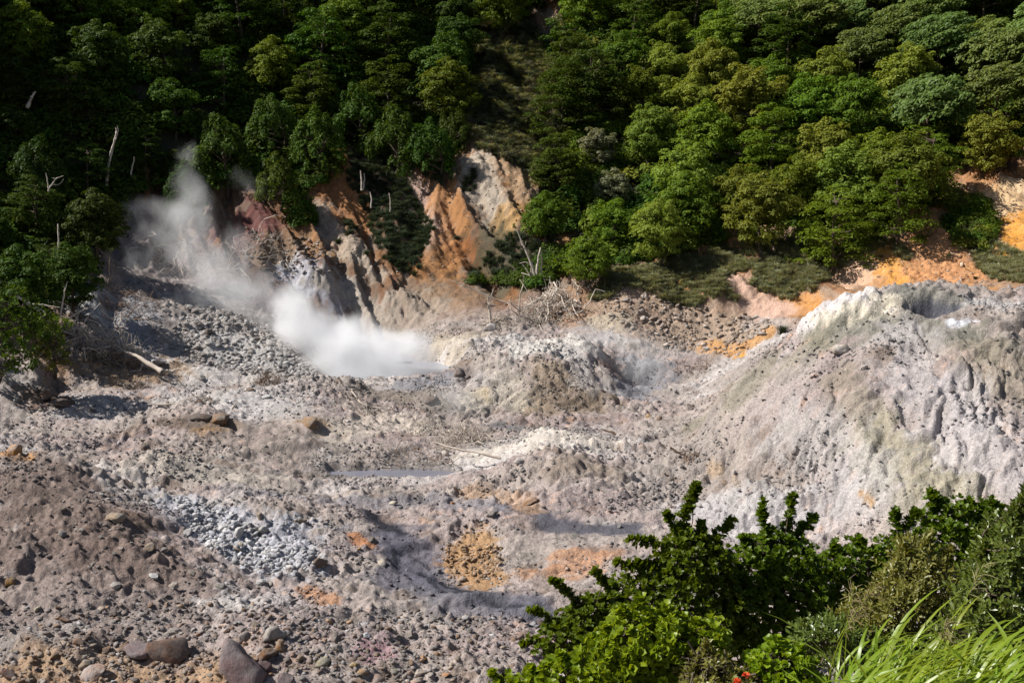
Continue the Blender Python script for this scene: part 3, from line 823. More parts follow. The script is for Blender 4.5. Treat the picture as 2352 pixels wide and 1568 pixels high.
# a few crowns that stand out in the photograph
def special(u, v, Y, kd, mat, sc, look, tint=(1, 1, 1)):
    p = at(u, v, Y)
    TREES.append([p[0], p[1], kd, int(rs.randint(3)), mat, sc, rs.uniform(0, 6.28), np.array(tint), look, u, v, 0.])
REGIONS = [
    ('on the top left slope', [(-900, -600), (640, -600), (640, 130), (-900, 130)]),
    ('above the pale leaning stub', [(-900, 130), (440, 130), (440, 300), (-900, 300)]),
    ('around the tall leaning trunk', [(-900, 300), (440, 300), (440, 520), (-900, 520)]),
    ('above the driftwood tangle', [(-900, 520), (440, 520), (440, 900), (-900, 900)]),
    ('just over the steam', [(440, 260), (790, 260), (790, 500), (440, 500)]),
    ('high over the steam', [(440, 130), (790, 130), (790, 260), (440, 260)]),
    ('high left of the grassy chute', [(640, -600), (1100, -600), (1100, 190), (640, 190)]),
    ('above the orange cliffs', [(790, 190), (1100, 190), (1100, 520), (790, 520)]),
    ('topping the grassy chute', [(1090, -600), (1260, -600), (1260, 120), (1090, 120)]),
    ('high right of the chute', [(1230, -600), (1500, -600), (1500, 250), (1230, 250)]),
    ('between chute and white snag', [(1200, 250), (1500, 250), (1500, 430), (1200, 430)]),
    ('behind the white snag', [(1200, 430), (1450, 430), (1450, 700), (1200, 700)]),
    ('close behind the grassy bank', [(1450, 420), (1880, 420), (1880, 700), (1450, 700)]),
    ('midway above the grassy bank', [(1500, 210), (1880, 210), (1880, 420), (1500, 420)]),
    ('high above the grassy bank', [(1500, -600), (1720, -600), (1720, 210), (1500, 210)]),
    ('in the windblown stand', [(1720, -600), (2130, -600), (2130, 210), (1720, 210)]),
    ('in the far right corner', [(2130, -600), (3300, -600), (3300, 345), (2130, 345)]),
    ('above the orange bluffs', [(1880, 210), (2130, 210), (2200, 345), (3300, 345), (3300, 800), (1880, 800)]),
]
ORD = ['first', 'second', 'third', 'fourth', 'fifth', 'sixth', 'seventh', 'eighth', 'ninth', 'tenth', 'eleventh', 'twelfth', 'thirteenth', 'fourteenth', 'fifteenth', 'sixteenth', 'seventeenth', 'eighteenth', 'nineteenth', 'twentieth', 'twenty-first', 'twenty-second', 'twenty-third', 'twenty-fourth', 'twenty-fifth', 'twenty-sixth', 'twenty-seventh', 'twenty-eighth', 'twenty-ninth', 'thirtieth']
def ordinal(i, n):
    if n == 1: return 'only'
    if i == 0: return 'leftmost'
    if i == n - 1: return 'rightmost'
    return ORD[min(i, 29)]
groups = {}
for t in TREES:
    reg = next((nm for nm, poly in REGIONS if in_poly(poly, t[9], t[10])), 'on the wooded slope')
    groups.setdefault((t[8], reg), []).append(t)
for (look, reg), ts in groups.items():
    ts.sort(key=lambda t: t[9])
    for i, t in enumerate(ts):
        nm = 'leafy_bush' if 'bush of' in look else 'tree'
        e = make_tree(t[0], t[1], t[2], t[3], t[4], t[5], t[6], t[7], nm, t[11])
        if len(ts) == 1: lab = 'the only %s %s' % (look, reg)
        elif i in (0, len(ts) - 1): lab = '%s, %s one %s' % (look, ordinal(i, len(ts)), reg)
        else: lab = '%s, %s from left %s' % (look, ordinal(i, len(ts)), reg)
        tag(e, lab, 'bush' if nm == 'leafy_bush' else 'tree', 'trees on the wooded slope')
print('TREES', len(TREES))

# ------------------------------------------------------------------ scattered ground cover and gravel (stuff)
def library(name, meshes):
    c = bpy.data.collections.new(name)
    for i, me in enumerate(meshes):
        o = bpy.data.objects.new('%s_piece.%03d' % (name, i), me); c.objects.link(o)
    return c

def scatter(name, P, rot, scale, col, lib, label, cat, r):
    """one object whose points each carry a copy of a piece from the library"""
    me = bpy.data.meshes.new(name)
    n = len(P)
    me.vertices.add(n); me.vertices.foreach_set('co', np.asarray(P, np.float32).ravel())
    a = me.attributes.new('rot', 'FLOAT_VECTOR', 'POINT'); a.data.foreach_set('vector', np.asarray(rot, np.float32).ravel())
    a = me.attributes.new('size', 'FLOAT_VECTOR', 'POINT'); a.data.foreach_set('vector', np.asarray(scale, np.float32).ravel())
    a = me.attributes.new('tone', 'FLOAT_COLOR', 'POINT'); a.data.foreach_set('color', np.concatenate([col, np.ones((n, 1))], 1).astype(np.float32).ravel())
    a = me.attributes.new('pick', 'INT', 'POINT'); a.data.foreach_set('value', r.randint(0, len(lib.objects), n).astype(np.int32))
    o = link(name, me)
    ng = bpy.data.node_groups.new(name + '_scatter', 'GeometryNodeTree')
    ng.interface.new_socket('Geometry', in_out='INPUT', socket_type='NodeSocketGeometry')
    ng.interface.new_socket('Geometry', in_out='OUTPUT', socket_type='NodeSocketGeometry')
    gi, go = ng.nodes.new('NodeGroupInput'), ng.nodes.new('NodeGroupOutput')
    ci = ng.nodes.new('GeometryNodeCollectionInfo'); ci.inputs['Collection'].default_value = lib
    ci.inputs['Separate Children'].default_value = True; ci.inputs['Reset Children'].default_value = True
    ip = ng.nodes.new('GeometryNodeInstanceOnPoints'); ip.inputs['Pick Instance'].default_value = True
    def attr(nm, t):
        q = ng.nodes.new('GeometryNodeInputNamedAttribute'); q.data_type = t; q.inputs['Name'].default_value = nm
        return q.outputs['Attribute']
    L = ng.links.new
    L(gi.outputs[0], ip.inputs['Points']); L(ci.outputs[0], ip.inputs['Instance'])
    e2r = ng.nodes.new('FunctionNodeEulerToRotation')
    L(attr('rot', 'FLOAT_VECTOR'), e2r.inputs[0]); L(e2r.outputs[0], ip.inputs['Rotation'])
    L(attr('size', 'FLOAT_VECTOR'), ip.inputs['Scale']); L(attr('pick', 'INT'), ip.inputs['Instance Index'])
    L(ip.outputs[0], go.inputs[0])
    mod = o.modifiers.new('scatter', 'NODES'); mod.node_group = ng
    tag(o, label, cat, kind='stuff')
    return o

def sample_poly(polys, n, r, lo=28, hi=150, dens=None):
    """random ground points whose place in the photo lies in a polygon; even over the ground"""
    us = [p[0] for q in polys for p in q]; vs = [p[1] for q in polys for p in q]
    out = []
    got = 0
    t0, t1 = ray(min(us), 700)[0] * 1.03 - .02, ray(max(us), 700)[0] * 1.03 + .02
    for it in range(60):
        m = max(4 * n, 2000)
        y = np.sqrt(r.uniform(lo ** 2, hi ** 2, m)); t = r.uniform(max(t0, -.62), min(t1, .62), m); x = t * y
        z = ground_z(x, y); u, v = project(x, y, z)
        ok = np.zeros(m, bool)
        for q in polys: ok |= in_poly(q, u, v)
        if dens is not None: ok &= r.rand(m) < dens(x, y)
        out.append(np.stack([x, y, z], 1)[ok]); got += ok.sum()
        if got >= n: break
    return np.concatenate(out)[:n]

def rock_mesh(name, seed, sub=2, cuts=7, rough=.12, mat=None, cut=(.36, .72)):
    """a broken stone: a ball cut by random planes, then roughened"""
    import bmesh
    r = np.random.RandomState(seed)
    bm = bmesh.new(); bmesh.ops.create_icosphere(bm, subdivisions=sub, radius=1.0)
    V = np.array([v.co[:] for v in bm.verts])
    for k in range(cuts):
        d = rand_dirs(r, 1)[0]; h = r.uniform(*cut)
        s = V @ d; V = V - np.maximum(s - h, 0)[:, None] * d
    V = V * r.uniform(.75, 1.2, 3) * [1, 1, .8]
    if rough:
        N = unit(V)
        q = noise(V[:, 0] * 2.6 + seed, V[:, 1] * 2.6 + V[:, 2] * 3.1, seed) + .5 * noise(V[:, 0] * 6 + V[:, 2] * 5, V[:, 1] * 6 - V[:, 2] * 4, seed + 1)
        V = V + N * (q * rough)[:, None]
    fs = np.array([[v.index for v in f.verts] for f in bm.faces]); bm.free()
    return mesh_from(name, V, fs, mat, False)

def rock_material(name, instanced):
    m, nt, b = new_mat(name); L = nt.links.new
    if instanced: src = node(nt, 'ShaderNodeAttribute', attribute_name='tone', attribute_type='INSTANCER').outputs['Color']
    else: src = node(nt, 'ShaderNodeObjectInfo').outputs['Color']
    tc = node(nt, 'ShaderNodeTexCoord')
    nz = node(nt, 'ShaderNodeTexNoise', Scale=3.2, Detail=6.0, Roughness=.7); L(tc.outputs['Object'], nz.inputs['Vector'])
    n2_ = node(nt, 'ShaderNodeTexNoise', Scale=1.3, Detail=3.0); L(tc.outputs['Object'], n2_.inputs['Vector'])
    mr = node(nt, 'ShaderNodeMapRange', **{'To Min': .3, 'To Max': 1.45}); L(nz.outputs['Fac'], mr.inputs['Value'])
    hs = node(nt, 'ShaderNodeHueSaturation'); L(src, hs.inputs['Color']); L(mr.outputs['Result'], hs.inputs['Value'])
    ms = node(nt, 'ShaderNodeMapRange', **{'From Min': .35, 'From Max': .65, 'To Min': .45, 'To Max': 1.1}); L(n2_.outputs['Fac'], ms.inputs['Value']); L(ms.outputs['Result'], hs.inputs['Saturation'])
    L(hs.outputs['Color'], b.inputs['Base Color']); b.inputs['Roughness'].default_value = .9; b.inputs['Specular IOR Level'].default_value = .2
    bp = node(nt, 'ShaderNodeBump', Strength=.7, Distance=.12); L(nz.outputs['Fac'], bp.inputs['Height']); L(bp.outputs['Normal'], b.inputs['Normal'])
    return m
M_GRAVEL = rock_material('loose_stone', True)
M_ROCK = rock_material('boulder_stone', False)
GRAVEL = library('gravel', [rock_mesh('gravel', 300 + i, 1, 5, 0, M_GRAVEL) for i in range(8)])

def col_at(x, y):
    j = np.clip(np.searchsorted(YR, y), 0, len(YR) - 1); i = np.clip(np.searchsorted(TC, x / y), 0, len(TC) - 1)
    return C[j, i]
def wet_at(x, y):
    j = np.clip(np.searchsorted(YR, y), 0, len(YR) - 1); i = np.clip(np.searchsorted(TC, x / y), 0, len(TC) - 1)
    return np.clip(np.maximum(WETCOL, FLAT)[j, i] * 1.2, 0, 1)
FLOOR = [(-150, 850), (130, 880), (230, 800), (420, 640), (560, 650), (700, 720), (850, 750), (1000, 740), (1120, 720), (1330, 690), (1420, 660), (1560, 710), (1750, 730), (1850, 735), (2110, 655), (2500, 655), (2500, 1750), (-150, 1750)]
rg = np.random.RandomState(21)
def gravel(name, polys, n, smin, smax, power, tones, keep, label, flat=.75, lo=28, dens=None):
    P = sample_poly(polys, n, rg, lo, 125, dens); n = len(P)
    s = smin + (smax - smin) * rg.rand(n) ** power
    base = col_at(P[:, 0], P[:, 1])
    tn = np.array(tones)[rg.randint(0, len(tones), n)]
    k = np.where(rg.rand(n) < keep, rg.uniform(.7, 1, n), rg.uniform(0, .5, n))[:, None]
    colr = np.clip((base * k + tn * (1 - k)) * rg.uniform(.75, 1.25, (n, 1)), .02, .75)
    P[:, 2] += s * .18
    sc = s[:, None] * np.stack([rg.uniform(.7, 1.3, n), rg.uniform(.7, 1.3, n), np.full(n, flat)], 1)
    rot = np.stack([rg.normal(size=n) * .4, rg.normal(size=n) * .4, rg.rand(n) * 6.28], 1)
    return scatter(name, P, rot, sc, colr, GRAVEL, label, 'gravel', rg)
TN = [PALE, GREY, MAUVE, WHITE, BROWN, (.36, .26, .18)]
def clustered(x, y): return (.10 + .90 * sstep(-.05, .3, fbm(x / 5, y / 3.5, 4, 201))) * (1 - .93 * wet_at(x, y))
gravel('gravel', [FLOOR], 75000, .024, .14, 3.8, [PALE, MAUVE, WHITE, (.40, .36, .32), GREY], .85, 'loose gravel and crumbs of sinter over the crater floor', dens=clustered)
gravel('gravel', [[(-150, 1400), (500, 1380), (900, 1400), (1300, 1420), (1300, 1750), (-150, 1750)]], 8500, .028, .18, 4.2, TN + [(.38, .22, .10), (.30, .16, .08)], .4, 'dense mixed pebbles at the near edge of the crater floor')
gravel('gravel', [[(400, 1140), (520, 1170), (640, 1250), (760, 1270), (700, 1330), (560, 1310), (450, 1240)]], 3000, .025, .22, 4.2, [WHITE, BLUEW, (.55, .53, .52)], .15, 'spill of white stones beside the brown hump')
gravel('gravel', [[(440, 690), (560, 730), (700, 810), (740, 870), (560, 860), (420, 830), (400, 760)]], 3600, .03, .34, 5.5, [(.36, .32, .29), (.42, .40, .38), GREY, (.28, .235, .20)], .45, 'grey scree spread over the slide left of the pool')
gravel('gravel', [[(560, 520), (760, 560), (800, 640), (640, 640), (560, 610)], [(1420, 660), (1640, 700), (1780, 740), (1700, 820), (1520, 800), (1400, 730)]], 1900, .03, .34, 4.2, [(.26, .17, .11), (.42, .34, .27), BROWN, (.46, .40, .34)], .5, 'brown rubble below the broken bluffs')
gravel('gravel', [[(1010, 1250), (1150, 1250), (1150, 1330), (1030, 1330)]], 420, .05, .17, 2.0, [(.44, .25, .09), (.38, .20, .07)], .2, 'patch of ochre stones on the crater floor')
gravel('gravel', [[(730, 390), (1260, 340), (1260, 640), (760, 640)], [(1960, 560), (2352, 380), (2352, 650), (1980, 650)]], 2400, .04, .17, 3.0, [(.50, .42, .34), (.42, .28, .16)], .6, 'stones stuck in the orange cliffs')

# undergrowth and grass
def bush_mesh(name, seed, n, R_, H, mat, ls=(.15, .055)):
    r = np.random.RandomState(seed)
    d = rand_dirs(r, n); d[:, 2] = np.abs(d[:, 2])
    lob = 1 + .25 * np.sin(d[:, 0] * 5 + seed) * np.cos(d[:, 1] * 4)
    p = d * (r.uniform(.35, 1, n) ** .6 * lob)[:, None] * [R_, R_, H]
    v, f = leaf_quads(p, unit(d + [0, 0, .6] + r.normal(size=(n, 3)) * .5), unit(r.normal(size=(n, 3))), ls[0] * r.uniform(.7, 1.3, n), ls[1] * r.uniform(.7, 1.3, n))
    return mesh_from(name, v, f, mat)
def tuft_mesh(name, seed, n, H, mat, wd=.022, droop=1.0, lean=(0, 0)):
    r = np.random.RandomState(seed); V, Fc = [], []
    for k in range(n):
        a = r.rand() * 6.283; d = np.array([math.cos(a), math.sin(a), 0]); h = H * r.uniform(.55, 1.1); out = h * r.uniform(.2, .75) * droop
        b0 = np.array([r.normal() * .09 * H, r.normal() * .09 * H, 0]); sd = np.array([-d[1], d[0], 0]) * wd * r.uniform(.7, 1.3)
        lv = np.array([lean[0], lean[1], 0]) * h
        base = len(V)
        for i, tt in enumerate((0, .35, .7, 1.0)):
            c = b0 + (d * out + lv) * tt ** 1.8 + np.array([0, 0, 1]) * h * (tt - .42 * droop * tt ** 3)
            w = sd * (1 - tt) ** .6 if i < 3 else sd * .04
            V += [c - w, c + w]
        Fc += [[base + 2 * i, base + 2 * i + 1, base + 2 * i + 3, base + 2 * i + 2] for i in range(3)]
    return mesh_from(name, np.array(V), np.array(Fc), mat)
M_GRASS = leaf_material('bank_grass_blades', (.10, .11, .055), (.33, .33, .20), .3, .5)
M_GRASSD = leaf_material('cliff_grass_blades', (.022, .036, .020), (.075, .095, .060), .25, .5)
M_GRASSY = leaf_material('pale_slope_grass', (.07, .06, .045), (.15, .125, .095), .25, .6)
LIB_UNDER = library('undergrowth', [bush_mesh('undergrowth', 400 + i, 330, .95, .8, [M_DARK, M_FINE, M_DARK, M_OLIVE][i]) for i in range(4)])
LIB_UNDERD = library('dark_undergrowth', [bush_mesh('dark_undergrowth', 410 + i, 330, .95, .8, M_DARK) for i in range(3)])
LIB_BANK = library('bank_grass', [tuft_mesh('bank_grass', 420 + i, 70, .75, M_GRASS, .020, 1.2, (.25, 0)) for i in range(4)])
LIB_CLIFF = library('cliff_grass', [tuft_mesh('cliff_grass', 430 + i, 70, .8, M_GRASSD, .022, 1.3) for i in range(4)])
LIB_CHUTE = library('chute_grass', [tuft_mesh('chute_grass', 440 + i, 60, 1.0, (M_GRASSD, M_GRASS, M_GRASSD, M_GRASSY, M_GRASS)[i], .026, 1.3, (0, -.35)) for i in range(5)])

def cover(name, polys, n, lib, smin, smax, label, cat, lo=60, dens=None, flat=1.0):
    P = sample_poly(polys, n, rg, lo, 160, dens); n = len(P)
    P[:, 2] -= .05
    s = rg.uniform(smin, smax, n)
    rot = np.stack([rg.normal(size=n) * .12, rg.normal(size=n) * .12, rg.rand(n) * 6.28], 1)
    return scatter(name, P, rot, s[:, None] * [1, 1, flat] * np.ones((n, 3)), np.ones((n, 3)), lib, label, cat, rg)
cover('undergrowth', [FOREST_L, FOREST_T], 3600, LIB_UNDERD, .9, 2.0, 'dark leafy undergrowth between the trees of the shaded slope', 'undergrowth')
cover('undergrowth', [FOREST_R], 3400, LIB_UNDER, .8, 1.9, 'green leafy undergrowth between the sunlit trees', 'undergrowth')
cover('grass', [CHUTE, [(1060, 330), (1200, 380), (1250, 430), (1240, 330), (1100, 300)]], 4200, LIB_CHUTE, .7, 1.3, 'drooping grass on the steep grassy chute between the trees', 'grass')
BANK = [(1350, 690), (1375, 660), (1400, 625), (1500, 612), (1620, 572), (1720, 545), (1800, 540), (1880, 575), (1960, 560), (2030, 545), (2060, 555), (2010, 575), (1940, 610), (1900, 645), (1860, 660), (1815, 690), (1770, 680), (1720, 660), (1730, 630), (1690, 625), (1660, 640), (1690, 680), (1640, 695), (1600, 705), (1540, 700), (1480, 670), (1430, 660), (1390, 690)]
cover('grass', [BANK], 2300, LIB_BANK, .7, 1.25, 'grey green tussock grass over the bank in the middle right', 'grass')
CG = [[(800, 340), (880, 350), (930, 410), (960, 470), (1000, 530), (970, 580), (960, 640), (900, 620), (860, 560), (830, 470), (800, 430)], [(920, 380), (1000, 400), (1040, 430), (1000, 420)],
      [(790, 500), (820, 530), (800, 540)], [(1070, 640), (1140, 560), (1200, 530), (1260, 590), (1260, 640), (1180, 660)], [(1060, 440), (1090, 380), (1090, 440)]]
cover('grass', CG, 950, LIB_CLIFF, .75, 1.3, 'dark grass hanging over the orange cliffs', 'grass')
cover('grass', [[(2230, 570), (2300, 560), (2352, 590), (2400, 650), (2290, 650), (2240, 610)], [(2170, 500), (2240, 520), (2290, 560), (2250, 575), (2190, 540)], [(2160, 440), (2230, 440), (2270, 480), (2200, 480)], [(2050, 545), (2090, 580), (2080, 605), (2050, 580)]], 420, LIB_BANK, .8, 1.3, 'green tussocks growing on the orange bluffs', 'grass')
cover('undergrowth', [[(2170, 470), (2260, 440), (2290, 520), (2260, 580), (2190, 560)], [(2190, 345), (2352, 325), (2352, 365), (2280, 360), (2200, 380)]], 220, LIB_UNDER, .5, 1.0, 'low bushes growing between the orange bluffs', 'undergrowth')
cover('undergrowth', [[(560, 350), (770, 340), (735, 430), (640, 425), (480, 440)], [(650, 450), (700, 440), (730, 500), (690, 530)], [(1080, 650), (1260, 560), (1300, 600), (1250, 660)]], 260, LIB_UNDERD, .5, 1.1, 'dark shrubs at the broken edge above the steam', 'undergrowth')

# single tussocks that stand alone
TUS = {'g': [tuft_mesh('grass_tussock', 470 + i, 170, .9, M_GRASS, .02, 1.25) for i in range(2)], 'd': [tuft_mesh('grass_tussock', 480 + i, 170, .9, M_GRASSD, .02, 1.35) for i in range(2)]}
for i, (u, v, w, k, lab) in enumerate([
    (1797, 765, 62, 'd', 'dark grass tussock among stones at the left foot of the pale mound'),
    (1690, 690, 55, 'g', 'grey green tussock at the lower edge of the grassy bank'),
    (1575, 705, 70, 'g', 'broad grey tussock overhanging the rubble below the grassy bank'),
    (1865, 668, 60, 'g', 'grass tussock over the small ochre knob'),
    (2024, 590, 22, 'g', 'little green tuft on the salmon knob'),
    (2075, 580, 50, 'd', 'dark tussock hanging beside the dead branches on the salmon knob'),
    (2180, 590, 34, 'g', 'green tussock halfway down the orange bluff'),
    (2205, 575, 36, 'g', 'tussock just above the pale stone in the orange bluff'),
    (2240, 640, 26, 'd', 'small dark tuft where the bluff meets the pale mound'),
    (778, 558, 40, 'd', 'dark tussock on the grey rib left of the grassy cliff'),
    (842, 585, 40, 'd', 'dark tussock below the hanging grass of the cliff'),
    (1048, 548, 30, 'd', 'dark tuft in the gully of the orange cliffs'),
    (1115, 600, 36, 'd', 'dark tuft beside the rust red bulge of the cliff'),
    (815, 525, 34, 'd', 'tuft on the orange step beside the hanging grass')]):
    p = ground_at(u, v); wm = w / F * p[1]
    o = link('grass_tussock', TUS[k][i % 2], loc=(p[0], p[1], p[2] - .08)); o.scale = (wm / 1.5,) * 3; o.rotation_euler = (0, 0, i * 1.3)
    tag(o, lab, 'grass tussock', 'single grass tussocks')

# ------------------------------------------------------------------ boulders
ROCKS = [rock_mesh('boulder', 500 + i, 3, 13, .085, M_ROCK, (.45, .78)) for i in range(8)]
LUMPS = [rock_mesh('lumpy_boulder', 520 + i, 3, 6, .26, M_ROCK) for i in range(4)]
rr_ = np.random.RandomState(8)
ROCK_XY = []
def rock(u, v, w, col, label, h=.75, lump=False, rot=None, name='boulder', group='boulders lying in the crater', cat='rock', deep=.34):
    p = ground_at(u, v); wm = w / F * p[1] * .44
    me = (LUMPS if lump else ROCKS)[rr_.randint(4 if lump else 8)]
    o = link(name, me, loc=(p[0], p[1] + wm * .3, p[2] + wm * h * (1 - deep * 2)))
    o.scale = (wm * 1.12, wm * 1.0, wm * h * 1.2)
    o.rotation_euler = (rr_.normal() * .25, rr_.normal() * .25, rr_.rand() * 6.28 if rot is None else rot)
    o.color = (*(np.array(col) * .85), 1)
    tag(o, label, cat, group)
    ROCK_XY.append((p[0], p[1], wm))
    return o
MV, DK, RS, TAN, PL, WH, GR = (.21, .155, .15), (.11, .08, .06), (.19, .11, .065), (.29, .215, .145), (.38, .325, .27), (.54, .525, .505), (.24, .215, .19)
